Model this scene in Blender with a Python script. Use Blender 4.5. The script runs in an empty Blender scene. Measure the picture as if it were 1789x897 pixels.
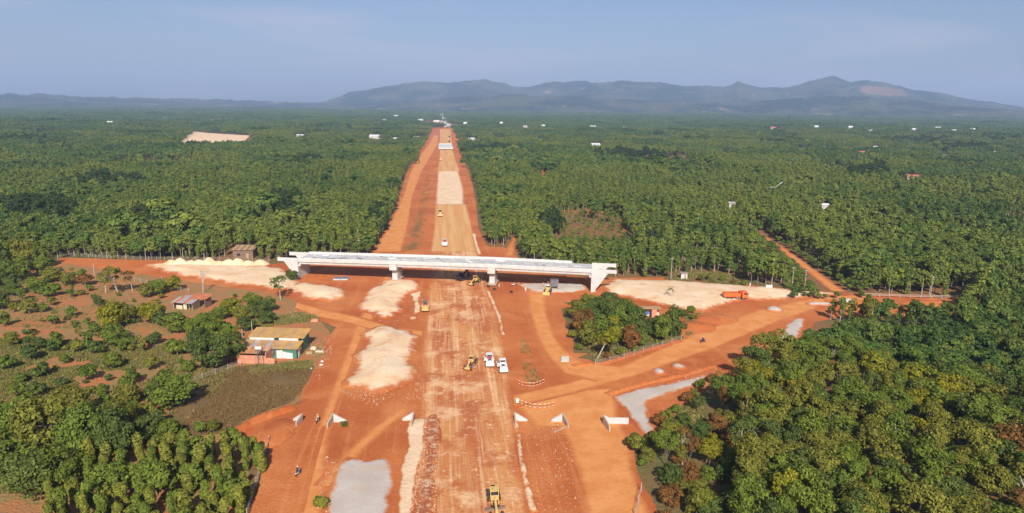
import bpy, bmesh, math, random
import numpy as np
from mathutils import Vector, Matrix, Euler
from mathutils.geometry import delaunay_2d_cdt
R = math.radians
random.seed(7)
RNG = np.random.default_rng(11)
scn = bpy.context.scene
COL = scn.collection

# ------------------------------------------------------------------ camera
W0, H0, FPX = 1789.0, 897.0, 1192.7
CAMZ = 65.0
PITCH, ROLL = math.atan((448.5-183.0)/FPX), R(0.6)
cam_d = bpy.data.cameras.new('camera'); cam = bpy.data.objects.new('camera', cam_d); COL.objects.link(cam)
cam_d.sensor_width = 36; cam_d.lens = 36*FPX/W0; cam_d.clip_start = 0.5; cam_d.clip_end = 60000
cam.matrix_world = Matrix.Translation((0, 0, CAMZ)) @ Matrix.Rotation(math.pi/2-PITCH, 4, 'X') @ Matrix.Rotation(ROLL, 4, 'Z')
scn.camera = cam
# ------------------------------------------------------------------ sky, sun, exposure
SUN_EL, SUN_AZ_BACK = R(36), R(5)         # sun behind the camera, slightly to the right
to_sun = Vector((math.sin(SUN_AZ_BACK)*math.cos(SUN_EL), -math.cos(SUN_AZ_BACK)*math.cos(SUN_EL), math.sin(SUN_EL)))
wd = bpy.data.worlds.new('World'); scn.world = wd; wd.use_nodes = True
wn = wd.node_tree; wn.nodes.clear()
sky = wn.nodes.new('ShaderNodeTexSky'); sky.sky_type = 'NISHITA'; sky.sun_disc = False
sky.sun_elevation = SUN_EL; sky.sun_rotation = math.atan2(to_sun.x, to_sun.y)
sky.altitude = 300; sky.air_density = 1.0; sky.dust_density = 1.6; sky.ozone_density = 3.0
bg = wn.nodes.new('ShaderNodeBackground'); bg.inputs[1].default_value = 0.069
wo = wn.nodes.new('ShaderNodeOutputWorld')
tc = wn.nodes.new('ShaderNodeTexCoord'); mp = wn.nodes.new('ShaderNodeMapping'); mp.inputs['Scale'].default_value = (1.6, 1.6, 9)
cn = wn.nodes.new('ShaderNodeTexNoise'); cn.inputs['Scale'].default_value = 2.3; cn.inputs['Detail'].default_value = 5
cr = wn.nodes.new('ShaderNodeMapRange'); cr.inputs[1].default_value = .50; cr.inputs[2].default_value = .80; cr.inputs[4].default_value = .55
cmx = wn.nodes.new('ShaderNodeMixRGB'); cmx.inputs[2].default_value = (7.5, 7.3, 7.4, 1)
wn.links.new(tc.outputs['Generated'], mp.inputs[0]); wn.links.new(mp.outputs[0], cn.inputs['Vector'])
wn.links.new(cn.outputs[0], cr.inputs[0]); wn.links.new(cr.outputs[0], cmx.inputs[0]); wn.links.new(sky.outputs[0], cmx.inputs[1])
ctn = wn.nodes.new('ShaderNodeMixRGB'); ctn.blend_type = 'MULTIPLY'; ctn.inputs[0].default_value = 1; ctn.inputs[2].default_value = (1.0, .94, 1.05, 1); wn.links.new(cmx.outputs[0], ctn.inputs[1]); wn.links.new(ctn.outputs[0], bg.inputs[0]); wn.links.new(bg.outputs[0], wo.inputs[0])
sd = bpy.data.lights.new('sun', 'SUN'); sd.energy = 5.0; sd.angle = R(0.6); sd.color = (1, .93, .82)
sun = bpy.data.objects.new('sun', sd); COL.objects.link(sun); sun.location = (0, 0, 200)
sun.rotation_euler = to_sun.to_track_quat('Z', 'Y').to_euler()
scn.view_settings.view_transform = 'Standard'; scn.view_settings.look = 'None'
scn.view_settings.gamma = 1; scn.view_settings.use_curve_mapping = False
scn.view_settings.exposure = 0.4
cy = scn.cycles
cy.max_bounces = 5; cy.diffuse_bounces = 3; cy.glossy_bounces = 2; cy.transmission_bounces = 3; cy.transparent_max_bounces = 6; cy.volume_bounces = 1
cy.use_denoising = True; cy.use_adaptive_sampling = True; cy.adaptive_threshold = 0.02
try: cy.denoiser = 'OPENIMAGEDENOISE'
except Exception: pass

# ------------------------------------------------------------------ pixel <-> ground
CM = np.array(cam.matrix_world.to_3x3())
def ray(px, py):
    d = CM @ np.array([(px-W0/2)/FPX, -(py-H0/2)/FPX, -1.0]); return d
def G(px, py, z=0.0):
    d = ray(px, py); t = (z-CAMZ)/d[2]; return np.array([d[0]*t, d[1]*t, z])
def G2(p, z=0.0): return [tuple(G(a, b, z)[:2]) for a, b in p]
def PX(pts):
    p = (np.asarray(pts, float)-np.array([0, 0, CAMZ])) @ CM
    w = -p[:, 2]; w = np.where(w < .1, .1, w)
    return np.stack([W0/2+FPX*p[:, 0]/w, H0/2-FPX*p[:, 1]/w], 1), w
def inpoly(p, poly):
    p = np.asarray(p); x, y = p[:, 0], p[:, 1]; r = np.zeros(len(p), bool); n = len(poly)
    for i in range(n):
        x0, y0 = poly[i]; x1, y1 = poly[(i+1) % n]
        if y0 == y1: continue
        c = ((y0 > y) != (y1 > y)) & (x < (x1-x0)*(y-y0)/(y1-y0)+x0); r ^= c
    return r
_dv = ray(769, 182.5); ROADA = math.atan2(_dv[0], _dv[1]); RD = np.array([math.sin(ROADA), math.cos(ROADA)]); RR = np.array([RD[1], -RD[0]])
def vnoise(x, y, seed=0):
    x = np.asarray(x, float); y = np.asarray(y, float)
    xi = np.floor(x).astype(np.int64); yi = np.floor(y).astype(np.int64); xf = x-xi; yf = y-yi
    def h(a, b):
        n = (a*374761393+b*668265263+seed*144665) & 0x7fffffff
        n = ((n ^ (n >> 13))*1274126177) & 0x7fffffff
        return ((n ^ (n >> 16)) & 0xffff)/65535.0
    u = xf*xf*(3-2*xf); v = yf*yf*(3-2*yf)
    return (h(xi, yi)*(1-u)+h(xi+1, yi)*u)*(1-v)+(h(xi, yi+1)*(1-u)+h(xi+1, yi+1)*u)*v
def fbm(x, y, seed=0, o=4):
    s = 0; a = .5
    for k in range(o): s = s+a*vnoise(x*2**k, y*2**k, seed+k*17); a *= .5
    return s/(1-.5**o)
def sstep(a, b, x): t = np.clip((x-a)/(b-a), 0, 1); return t*t*(3-2*t)
def terrain(x, y):
    x = np.asarray(x, float); y = np.asarray(y, float)
    d = np.hypot(x, y); lat = np.abs(x*RR[0]+y*RR[1]+4)
    return (fbm(x/420, y/420, 5, 3)-.5)*20*sstep(700, 2200, d)*sstep(90, 350, lat)

# ------------------------------------------------------------------ materials
def newmat(name):
    m = bpy.data.materials.new(name); m.use_nodes = True; nt = m.node_tree; nt.nodes.clear()
    return m, nt
class NT:
    def __init__(s, nt): s.nt = nt; s.pos = None
    def n(s, t, **kw):
        o = s.nt.nodes.new(t)
        for k, v in kw.items(): setattr(o, k, v)
        return o
    def l(s, a, b): s.nt.links.new(a, b)
    def setin(s, sock, v):
        if hasattr(v, 'links') or isinstance(v, bpy.types.NodeSocket): s.l(v, sock)
        else: sock.default_value = v
    def P(s):
        if s.pos is None: s.pos = s.n('ShaderNodeNewGeometry').outputs['Position']
        return s.pos
    def noise(s, scale, detail=4, rough=.55, vec=None, dist=0):
        o = s.n('ShaderNodeTexNoise'); o.inputs['Scale'].default_value = scale; o.inputs['Detail'].default_value = detail
        o.inputs['Roughness'].default_value = rough; o.inputs['Distortion'].default_value = dist
        s.l(vec if vec is not None else s.P(), o.inputs['Vector']); return o.outputs[0]
    def mr(s, v, a, b, c=0., d=1., smooth=True):
        o = s.n('ShaderNodeMapRange'); o.interpolation_type = 'SMOOTHSTEP' if smooth else 'LINEAR'
        s.setin(o.inputs[0], v)
        for i, q in zip((1, 2, 3, 4), (a, b, c, d)): s.setin(o.inputs[i], q)
        return o.outputs[0]
    def mix(s, f, a, b, mode='MIX'):
        o = s.n('ShaderNodeMixRGB', blend_type=mode); s.setin(o.inputs[0], f)
        for i, q in ((1, a), (2, b)):
            s.setin(o.inputs[i], q if not isinstance(q, tuple) else (q+(1,))[:4])
        return o.outputs[0]
    def math(s, op, a, b=0.):
        o = s.n('ShaderNodeMath', operation=op); s.setin(o.inputs[0], a); s.setin(o.inputs[1], b); return o.outputs[0]
    def attr(s, name): return s.n('ShaderNodeAttribute', attribute_name=name).outputs['Fac']
    def scaled(s, sx, sy, sz, rot=0.):
        v = s.P()
        for kw in ({'Rotation': (0, 0, rot)}, {'Scale': (sx, sy, sz)}):      # turn first, then stretch
            o = s.n('ShaderNodeMapping'); s.l(v, o.inputs[0]); v = o.outputs[0]
            for k, q in kw.items(): o.inputs[k].default_value = q
        return v
    def bump(s, h, strength=.4, dist=.3):
        o = s.n('ShaderNodeBump'); o.inputs['Strength'].default_value = strength; o.inputs['Distance'].default_value = dist
        s.l(h, o.inputs['Height']); return o.outputs[0]
    def out(s, col, rough=.9, nrm=None, metal=0., spec=.25):
        b = s.n('ShaderNodeBsdfPrincipled'); s.setin(b.inputs['Base Color'], col if not isinstance(col, tuple) else (col+(1,))[:4])
        s.setin(b.inputs['Roughness'], rough); b.inputs['Metallic'].default_value = metal; b.inputs['Specular IOR Level'].default_value = spec
        if nrm is not None: s.l(nrm, b.inputs['Normal'])
        o = s.n('ShaderNodeOutputMaterial'); s.l(b.outputs[0], o.inputs[0]); return b
# base laterite earth, the same function on every earth sheet (world coordinates)
def earth(t):
    a = t.mix(t.mr(t.noise(.035, 5), .35, .65), (0.431, 0.107, 0.026), (0.539, 0.165, 0.045))
    a = t.mix(t.mr(t.noise(.06, 6, .6), .48, .66, 0, .65), a, (0.617, 0.236, 0.078))
    a = t.mix(t.mr(t.noise(1, 5, .6, roadvec(t, .55, .014)), .54, .70, 0, .32), a, (0.666, 0.294, 0.112))
    a = t.mix(t.mr(t.noise(1, 5, .65, roadvec(t, 2.2, .035)), .56, .68, 0, .22), a, (0.333, 0.076, 0.021))
    a = t.mix(t.mr(t.noise(.11, 6, .6), .55, .75, 0, .65), a, (0.343, 0.073, 0.019))
    a = t.mix(t.mr(t.noise(.5, 5, .65), .52, .8, 0, .5), a, (0.627, 0.258, 0.096))
    a = t.mix(t.mr(t.noise(1.7, 5, .7), .60, .72, 0, .55), a, (0.686, 0.374, 0.192))
    a = t.mix(t.mr(t.noise(2.2, 3), .35, .7, .0, .3), a, (0.294, 0.071, 0.021))
    return a
def edge(t, w=2.0, amp=2.0, sc=.45):
    e = t.attr('e'); n = t.noise(sc, 5, .6)
    v = t.math('ADD', e, t.math('MULTIPLY', t.math('SUBTRACT', n, .5), amp*2))
    return t.mr(v, amp*.3, amp*.3+w)
def roadvec(t, across, along): return t.scaled(across, along, across, ROADA)
def earth_mat(name, over=None, w=2., amp=1.5, bump=.5):
    m, nt = newmat(name); t = NT(nt); c = earth(t)
    h = t.noise(1.3, 6, .65)
    if over: c = t.mix(edge(t, w, amp), c, over(t))
    t.out(c, .95, t.bump(h, bump, .5)); return m
def ov_ochre(t):
    c = t.mix(t.mr(t.noise(.2, 4), .35, .65), (0.594, 0.223, 0.061), (0.673, 0.286, 0.092))
    return t.mix(t.mr(t.noise(.9, 5), .5, .8, 0, .35), c, (0.446, 0.143, 0.041))
def ov_sand(t):
    c = t.mix(t.mr(t.noise(.12, 5), .3, .7), (0.712, 0.478, 0.285), (0.779, 0.607, 0.418))
    c = t.mix(t.mr(t.noise(.22, 5, .6), .52, .72, 0, .75), c, (0.627, 0.331, 0.151))
    c = t.mix(t.mr(t.noise(.5, 5, .6), .55, .8, 0, .5), c, (0.798, 0.644, 0.463))
    return t.mix(t.mr(t.noise(3., 4), .5, .75, 0, .25), c, (0.522, 0.368, 0.231))
def ov_gravel(t):
    c = t.mix(t.mr(t.noise(.15, 4), .3, .7), (.46, .385, .325), (.54, .485, .43))
    c = t.mix(t.mr(t.noise(.2, 5), .54, .74, 0, .7), c, (.56, .34, .20))
    return t.mix(t.mr(t.noise(5., 3), .45, .7, 0, .3), c, (.36, .32, .28))
def ov_carriage(t):
    s1 = t.noise(1, 4, .6, roadvec(t, .42, .018)); s2 = t.noise(1, 5, .6, roadvec(t, 1.3, .03)); s3 = t.noise(1, 4, .6, roadvec(t, .13, .03)); s4 = t.noise(1, 5, .65, roadvec(t, .10, .10))
    c = t.mix(t.mr(s3, .38, .62), (.45, .135, .042), (.58, .25, .085))
    c = t.mix(t.mr(s1, .47, .66, 0, .8), c, (.70, .40, .19))
    c = t.mix(t.mr(s2, .52, .70, 0, .6), c, (.76, .50, .28))
    c = t.mix(t.mr(s4, .52, .64, 0, .8), c, (.40, .105, .035))
    c = t.mix(t.mr(t.noise(.09, 6, .65), .53, .66, 0, .7), c, (.76, .50, .28))
    c = t.mix(t.mr(t.noise(.6, 6, .7), .56, .68, 0, .75), c, (.78, .54, .32))
    return t.mix(t.mr(t.noise(1.1, 5, .7), .56, .68, 0, .6), c, (.33, .10, .04))
def ov_rubble(t):
    c = t.mix(t.mr(t.noise(.8, 6, .7), .47, .58), (0.376, 0.109, 0.041), (0.638, 0.426, 0.272))
    return t.mix(t.mr(t.noise(2.5, 3), .5, .7, 0, .6), c, (0.495, 0.185, 0.082))
def ov_haul(t):
    s1 = t.noise(1, 4, .6, roadvec(t, .25, .008)); s2 = t.noise(1, 4, .6, roadvec(t, .7, .02))
    c = t.mix(t.mr(s1, .4, .62), (0.594, 0.294, 0.102), (0.653, 0.378, 0.163))
    return t.mix(t.mr(s2, .5, .7, 0, .5), c, (0.515, 0.218, 0.082))
def ov_weeds(t):
    return t.mix(t.mr(t.noise(.25, 5), .35, .65), (0.257, 0.109, 0.034), (0.162, 0.121, 0.045))
M = {}
M['earth'] = earth_mat('red_earth')
M['ochre'] = earth_mat('ochre_track', ov_ochre, 1.8, .9, .35)
M['sand'] = earth_mat('pale_sand', ov_sand, 2.2, 2.4, .5)
M['spoil'] = earth_mat('thin_spoil', ov_sand, .5, .45, .6)
M['gravel'] = earth_mat('grey_gravel', ov_gravel, 1.0, 1.1, .25)
M['carriage'] = earth_mat('carriageway_earth', ov_carriage, 2., 1.2, .45)
M['rubble'] = earth_mat('broken_rubble', ov_rubble, 1., 1.2, .9)
M['haul'] = earth_mat('haul_road', ov_haul, 1.5, .6, .3)
M['weeds'] = earth_mat('weedy_verge', ov_weeds, 3., 2., .6)
m, nt = newmat('countryside_soil'); t = NT(nt)
c = t.mix(t.mr(t.noise(.02, 5), .38, .62), (.13, .115, .042), (.24, .115, .045))
c = t.mix(t.mr(t.noise(.15, 5), .5, .75, 0, .7), c, (.13, .15, .045)); t.out(c, .95, t.bump(t.noise(.9, 5), .6, .6)); M['soil'] = m
def ov_field(t):
    c = t.mix(t.mr(t.noise(.05, 5, .6), .42, .60), (.46, .165, .062), (.34, .18, .070))
    c = t.mix(t.mr(t.noise(.25, 6, .65), .46, .62, 0, .8), c, (.23, .20, .070))
    return t.mix(t.mr(t.noise(1.6, 5, .6), .5, .7, 0, .5), c, (.40, .19, .075))
m, nt = newmat('field_soil'); t = NT(nt); t.out(ov_field(t), .95, t.bump(t.noise(1.5, 6, .65), .9, .5)); M['field'] = m
m, nt = newmat('dry_pasture'); t = NT(nt); c = t.mix(t.mr(t.noise(.12, 5), .35, .65), (.15, .095, .038), (.21, .13, .052)); t.out(t.mix(t.mr(t.noise(1.1, 6, .65), .5, .7, 0, .7), c, (.10, .085, .03)), .95, t.bump(t.noise(1.5, 6, .65), .9, .5)); M['pasture'] = m
def plain(name, col, rough=.6, metal=0., var=.25, sc=1.5, bump=.0, stain=None, spec=.4):
    m, nt = newmat(name); t = NT(nt)
    d = tuple(x*(1-var) for x in col)
    c = t.mix(t.mr(t.noise(sc, 5, .6), .35, .7), col, d)
    if stain: c = t.mix(t.mr(t.noise(sc*.35, 5, .6), .5, .75, 0, .7), c, stain)
    t.out(c, rough, t.bump(t.noise(sc*6, 4), bump, .05) if bump else None, metal, spec); M[name] = m; return m
plain('concrete', (.56, .545, .525), .85, 0, .16, .5, .2, (.46, .40, .35))
plain('old_concrete', (.46, .33, .24), .9, 0, .25, .8, .3, (.36, .19, .11))
plain('deck_concrete', (.56, .55, .54), .85, 0, .38, .6, .2, (.66, .65, .64))
plain('yellow_paint', (.66, .44, .15), .55, 0, .2, 1.5, 0, (.60, .37, .20))
plain('orange_paint', (.78, .16, .035), .4, 0, .2, 1.5, 0, (.55, .17, .06))
plain('white_paint', (.78, .76, .74), .4, 0, .12, 1.5, 0, (.6, .46, .36))
plain('red_paint', (.45, .05, .06), .4)
plain('grey_metal', (.28, .29, .30), .45, .6)
plain('dark_metal', (.05, .045, .042), .5, .4)
plain('rubber', (.035, .03, .028), .85, 0, .2, 2, 0, (.16, .07, .035))
plain('steel_drum', (.36, .30, .27), .4, .7)
plain('roof_ochre', (.52, .30, .10), .6, 0, .25, .5, 0, (.60, .38, .06))
plain('roof_tan', (.46, .28, .13), .7, 0, .3, .5, 0, (.50, .36, .24))
plain('roof_rust', (.50, .17, .075), .7, 0, .3, .6)
plain('roof_tin', (.48, .40, .38), .6, .2, .3, .6, 0, (.42, .24, .18))
plain('roof_brown', (.26, .17, .10), .8, 0, .3, .5)
plain('wall_green', (.075, .20, .14), .7, 0, .2, 1)
plain('wall_pink', (.62, .27, .16), .85, 0, .2, 1, .3, (.45, .17, .10))
plain('wall_white', (.62, .60, .57), .8, 0, .1, .6)
plain('wall_cream', (.66, .55, .40), .85, 0, .15, .6)
plain('wall_brown', (.22, .14, .10), .85)
plain('roof_white', (.66, .66, .66), .5, 0, .08, .3)
plain('roof_red', (.48, .17, .11), .7, 0, .2, .4)
plain('wood', (.42, .29, .17), .8, 0, .3, 2)
plain('pale_wood', (.62, .50, .36), .8, 0, .25, 2)
plain('white_post', (.44, .40, .35), .8, 0, .2, 2)
plain('tape_red', (.80, .22, .08), .5)
plain('tape_white', (.85, .82, .75), .5)
plain('tarp_blue', (.12, .16, .42), .5)
plain('panel_grey', (.22, .24, .29), .35, .3)
plain('skin', (.40, .22, .14), .6)
plain('cloth_dark', (.05, .05, .075), .9)
plain('cloth_white', (.72, .68, .66), .9)
plain('cloth_tan', (.48, .36, .24), .9)
plain('cloth_orange', (.70, .25, .06), .9)
plain('helmet_blue', (.10, .14, .36), .35)
plain('helmet_white', (.75, .74, .72), .35)
plain('bark', (.20, .155, .11), .9, 0, .35, 1.2)
plain('pale_bark', (.46, .40, .33), .9, 0, .3, 1.2)
plain('glass_dark', (.03, .035, .04), .12, 0, .2, 1, 0, None, .6)
m, nt = newmat('water_jet'); t = NT(nt); t.out((.8, .82, .84), .3); M['water_jet'] = m
def leafmat(name, ramp, patch=.6, trans=.34):
    m, nt = newmat(name); t = NT(nt)
    oi = t.n('ShaderNodeObjectInfo').outputs['Random']; geo = t.n('ShaderNodeNewGeometry')
    v = t.math('ADD', t.math('MULTIPLY', oi, 1-patch), t.math('MULTIPLY', t.mr(t.noise(.009, 5, .6), .34, .66, 0, 1, False), patch))
    r = t.n('ShaderNodeValToRGB'); cr_ = r.color_ramp
    while len(cr_.elements) < len(ramp): cr_.elements.new(.5)
    for e, (p, c_) in zip(cr_.elements, ramp): e.position = p; e.color = c_+(1,)
    t.l(v, r.inputs[0])
    f = t.mr(geo.outputs['Random Per Island'], 0, 1, .55, 1.5, False)
    hs = t.n('ShaderNodeHueSaturation'); hs.inputs['Saturation'].default_value = 1.0; t.l(f, hs.inputs['Value']); t.l(r.outputs[0], hs.inputs['Color'])
    d = t.n('ShaderNodeBsdfDiffuse'); t.l(hs.outputs[0], d.inputs[0])
    tr = t.n('ShaderNodeBsdfTranslucent'); t.l(hs.outputs[0], tr.inputs[0])
    mx = t.n('ShaderNodeMixShader'); mx.inputs[0].default_value = trans; t.l(d.outputs[0], mx.inputs[1]); t.l(tr.outputs[0], mx.inputs[2])
    o = t.n('ShaderNodeOutputMaterial'); t.l(mx.outputs[0], o.inputs[0]); M[name] = m
DK, OL, MG, YG, BR = (0.043, 0.062, 0.014), (0.131, 0.125, 0.020), (0.078, 0.119, 0.018), (0.213, 0.206, 0.023), (0.185, 0.094, 0.032)
leafmat('leaf_mixed', [(.08, (0.050, 0.090, 0.027)), (.28, (0.084, 0.146, 0.034)), (.45, (0.151, 0.185, 0.040)), (.6, (0.106, 0.174, 0.038)), (.75, (0.224, 0.263, 0.047)), (.92, (0.129, 0.157, 0.038))])
leafmat('leaf_far', [(.08, (0.039, 0.078, 0.029)), (.3, (0.078, 0.140, 0.040)), (.5, (0.140, 0.202, 0.049)), (.7, (0.095, 0.162, 0.045)), (.92, (0.067, 0.112, 0.040))], .8)
leafmat('leaf_green', [(0, (0.112, 0.170, 0.028)), (.5, (0.172, 0.211, 0.033)), (1, (0.126, 0.190, 0.033))], .4)
leafmat('leaf_olive', [(0, (0.178, 0.177, 0.029)), (.5, (0.220, 0.215, 0.039)), (1, (0.160, 0.172, 0.031))], .4)
leafmat('leaf_dark', [(0, (0.083, 0.128, 0.032)), (1, (0.131, 0.163, 0.037))], .4)
leafmat('leaf_bright', [(0, (0.213, 0.237, 0.023)), (1, (0.284, 0.237, 0.023))], .3)
leafmat('leaf_dry', [(0, (0.213, 0.131, 0.041)), (1, (0.241, 0.112, 0.036))], .3)
leafmat('leaf_grass', [(0, (.20, .21, .060)), (.4, (.26, .235, .075)), (.7, (.30, .23, .09)), (1, (.17, .20, .05))], .8)

# ------------------------------------------------------------------ mesh helpers
def link(name, me, mat=None, parent=None, loc=None):
    o = bpy.data.objects.new(name, me); COL.objects.link(o)
    if mat is not None and me is not None and not me.materials: me.materials.append(M[mat] if isinstance(mat, str) else mat)
    if parent is not None: o.parent = parent
    if loc is not None: o.location = loc
    return o
def tag(o, label=None, cat=None, group=None, kind=None):
    if label: o['label'] = label
    if cat: o['category'] = cat
    if group: o['group'] = group
    if kind: o['kind'] = kind
    return o
def thing(name, label, cat, loc, rz=0., group=None):
    o = bpy.data.objects.new(name, None); COL.objects.link(o); o.location = loc; o.rotation_euler = (0, 0, rz); o.empty_display_size = .3
    return tag(o, label, cat, group)
def copy_tree(o, parent=None):
    c_ = o.copy(); COL.objects.link(c_); c_.parent = parent
    for ch in o.children: copy_tree(ch, c_)
    return c_
def np_mesh(name, V, F):
    """V (n,3); F (m,k) all the same k"""
    V = np.asarray(V, np.float32); F = np.asarray(F, np.int32); me = bpy.data.meshes.new(name)
    me.vertices.add(len(V)); me.vertices.foreach_set('co', V.ravel())
    k = F.shape[1]; me.loops.add(F.size); me.loops.foreach_set('vertex_index', F.ravel())
    me.polygons.add(len(F)); me.polygons.foreach_set('loop_start', np.arange(0, F.size, k, dtype=np.int32))
    me.update(calc_edges=True); return me
def fattr(me, name, arr, typ='FLOAT'):
    a = me.attributes.new(name, typ, 'POINT')
    a.data.foreach_set('vector' if typ == 'FLOAT_VECTOR' else 'value', np.ascontiguousarray(arr).ravel())
class MB:
    def __init__(s): s.v = []; s.f = []
    def add(s, v, f):
        b = len(s.v); s.v += [tuple(x) for x in v]; s.f += [tuple(b+i for i in q) for q in f]; return s
    def box(s, c, d, rz=0., rx=0., ry=0., taper=1.):
        q = Euler((rx, ry, rz)).to_matrix(); v = []
        for z in (-1, 1):
            k = taper if z > 0 else 1.
            for x, y in ((-1, -1), (1, -1), (1, 1), (-1, 1)): v.append(q @ Vector((x*d[0]/2*k, y*d[1]/2*k, z*d[2]/2))+Vector(c))
        return s.add(v, [(3, 2, 1, 0), (4, 5, 6, 7), (0, 1, 5, 4), (1, 2, 6, 5), (2, 3, 7, 6), (3, 0, 4, 7)])
    def tube(s, p, q, r0, r1=None, n=8):
        r1 = r0 if r1 is None else r1; p, q = Vector(p), Vector(q); d = (q-p).normalized()
        a = d.orthogonal().normalized(); b = d.cross(a); v = []
        for c, r in ((p, r0), (q, r1)):
            for i in range(n): t_ = 2*math.pi*i/n; v.append(c+(a*math.cos(t_)+b*math.sin(t_))*r)
        f = [(i, (i+1) % n, n+(i+1) % n, n+i) for i in range(n)]+[tuple(range(n-1, -1, -1)), tuple(range(n, 2*n))]
        return s.add(v, f)
    def prism(s, prof, axis, a, b):
        """profile in the two other axes extruded along axis from a to b"""
        v = []; n = len(prof)
        for t_ in (a, b):
            for u, w in prof: v.append({'x': (t_, u, w), 'y': (u, t_, w), 'z': (u, w, t_)}[axis])
        f = [(i, (i+1) % n, n+(i+1) % n, n+i) for i in range(n)]+[tuple(range(n-1, -1, -1)), tuple(range(n, 2*n))]
        return s.add(v, f)
    def mesh(s, name, bevel=0.):
        me = bpy.data.meshes.new(name); me.from_pydata(s.v, [], s.f); bm = bmesh.new(); bm.from_mesh(me)
        bmesh.ops.recalc_face_normals(bm, faces=bm.faces)
        if bevel: bmesh.ops.bevel(bm, geom=bm.edges[:], offset=bevel, segments=2, affect='EDGES', clamp_overlap=True)
        bm.to_mesh(me); bm.free(); return me
    def build(s, name, mat, parent=None, loc=None, bevel=0.): return link(name, s.mesh(name, bevel), mat, parent, loc)
def box(name, mat, c, d, parent=None, bevel=0., **k): return MB().box(c, d, **k).build(name, mat, parent, None, bevel)
# polygon areas -----------------------------------------------------
def densify(poly, step, jit, seed):
    r = np.random.default_rng(seed); out = []
    n = len(poly)
    for i in range(n):
        a = np.array(poly[i]); b = np.array(poly[(i+1) % n]); L = np.linalg.norm(b-a); k = max(1, int(L/step))
        nv = np.array([-(b-a)[1], (b-a)[0]])/max(L, 1e-6)
        for j in range(k):
            p = a+(b-a)*j/k
            o = (fbm(np.array([p[0]/5.]), np.array([p[1]/5.]), seed, 3)[0]-.5)*2*jit
            out.append(p+nv*o)
    return np.array(out)
def edge_dist(P, poly):
    d = np.full(len(P), 1e9); n = len(poly)
    for i in range(n):
        a = poly[i]; b = poly[(i+1) % n]; ab = b-a; L = max(ab@ab, 1e-9)
        t_ = np.clip(((P-a)@ab)/L, 0, 1); q = P-a-t_[:, None]*ab; d = np.minimum(d, np.hypot(q[:, 0], q[:, 1]))
    return d
def smooth(me): me.polygons.foreach_set('use_smooth', [True]*len(me.polygons))
def area(name, poly, mat, z, res=2., jit=.6, h=0., hw=4., rough=.0, rs=3., seed=1, holes=(), estep=None, kind='structure', label=None, cat=None, group=None, power=1., edges=True, parent=None):
    P = densify(poly, estep or res*.7, jit, seed)
    mn, mx = P.min(0), P.max(0)
    gx, gy = np.meshgrid(np.arange(mn[0], mx[0], res), np.arange(mn[1], mx[1], res))
    r = np.random.default_rng(seed+5)
    Q = np.stack([gx.ravel(), gy.ravel()], 1)+r.uniform(-.25, .25, (gx.size, 2))*res
    Q = Q[inpoly(Q, P)]; d = edge_dist(Q, P); Q = Q[d > res*.35]; d = d[d > res*.35]
    A = np.concatenate([P, Q]); n = len(P)
    vo, eo, fo, *_ = delaunay_2d_cdt([Vector(p) for p in A], [(i, (i+1) % n) for i in range(n)], [], 1, 1e-4)
    V2 = np.array([(v.x, v.y) for v in vo]); F = np.array([f for f in fo if len(f) == 3])
    ce = V2[F].mean(1); F = F[inpoly(ce, P)]
    e = edge_dist(V2, P)
    for hp in holes: F = F[~inpoly(V2[F].mean(1), hp)]
    zz = np.full(len(V2), z)
    if h: zz += h*np.clip(e/hw, 0, 1)**power*(.7+.6*fbm(V2[:, 0]/rs/2, V2[:, 1]/rs/2, seed+3, 3))
    if rough: zz += rough*(fbm(V2[:, 0]/rs, V2[:, 1]/rs, seed+9, 4))*1.5*np.clip(e/2., 0, 1)
    a, b, c_ = V2[F[:, 0]], V2[F[:, 1]], V2[F[:, 2]]
    fl = ((b-a)[:, 0]*(c_-a)[:, 1]-(b-a)[:, 1]*(c_-a)[:, 0]) < 0; F[fl] = F[fl][:, ::-1]
    me = np_mesh(name, np.column_stack([V2, zz]), F); smooth(me); fattr(me, 'e', e.astype(np.float32))
    o = link(name, me, mat, parent); tag(o, label, cat, group, kind); return o
def strip(name, left, right, mat, z, nu=14, step=6., kind='structure', label=None, z_end=None, rough=0.):
    """ribbon between two pixel polylines, ground projected, soft edged"""
    L = np.array([G(*p)[:2] for p in left]); Rr = np.array([G(*p)[:2] for p in right])
    V = []; E = []; rows = 0
    for i in range(len(L)-1):
        n = max(1, int(np.linalg.norm((L[i+1]-L[i]))/step)); n = min(n, 80)
        for j in range(n+(i == len(L)-2)):
            t_ = j/n; a = L[i]+(L[i+1]-L[i])*t_; b = Rr[i]+(Rr[i+1]-Rr[i])*t_; w = np.linalg.norm(b-a)
            dist = np.hypot(*a); zz = z+max(0, dist-400)*.0001
            for k in range(nu+1):
                u = k/nu; p = a+(b-a)*u; V.append((p[0], p[1], zz+rough*fbm(np.array([p[0]/4]), np.array([p[1]/4]), 3)[0]*min(1, min(u, 1-u)*6))); E.append(min(u, 1-u)*w)
            rows += 1
    F = [(r*(nu+1)+k, r*(nu+1)+k+1, (r+1)*(nu+1)+k+1, (r+1)*(nu+1)+k) for r in range(rows-1) for k in range(nu)]
    me = np_mesh(name, V, F); smooth(me); fattr(me, 'e', np.array(E, np.float32))
    bm = bmesh.new(); bm.from_mesh(me)
    if bm.faces and sum(f.normal.z for f in bm.faces) < 0: bmesh.ops.reverse_faces(bm, faces=bm.faces)
    bm.to_mesh(me); bm.free()
    return tag(link(name, me, mat), label, None, None, kind)
leafmat('leaf_straw', [(0, (.21, .14, .055)), (.5, (.26, .17, .07)), (1, (.17, .135, .05))], .6)
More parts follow.
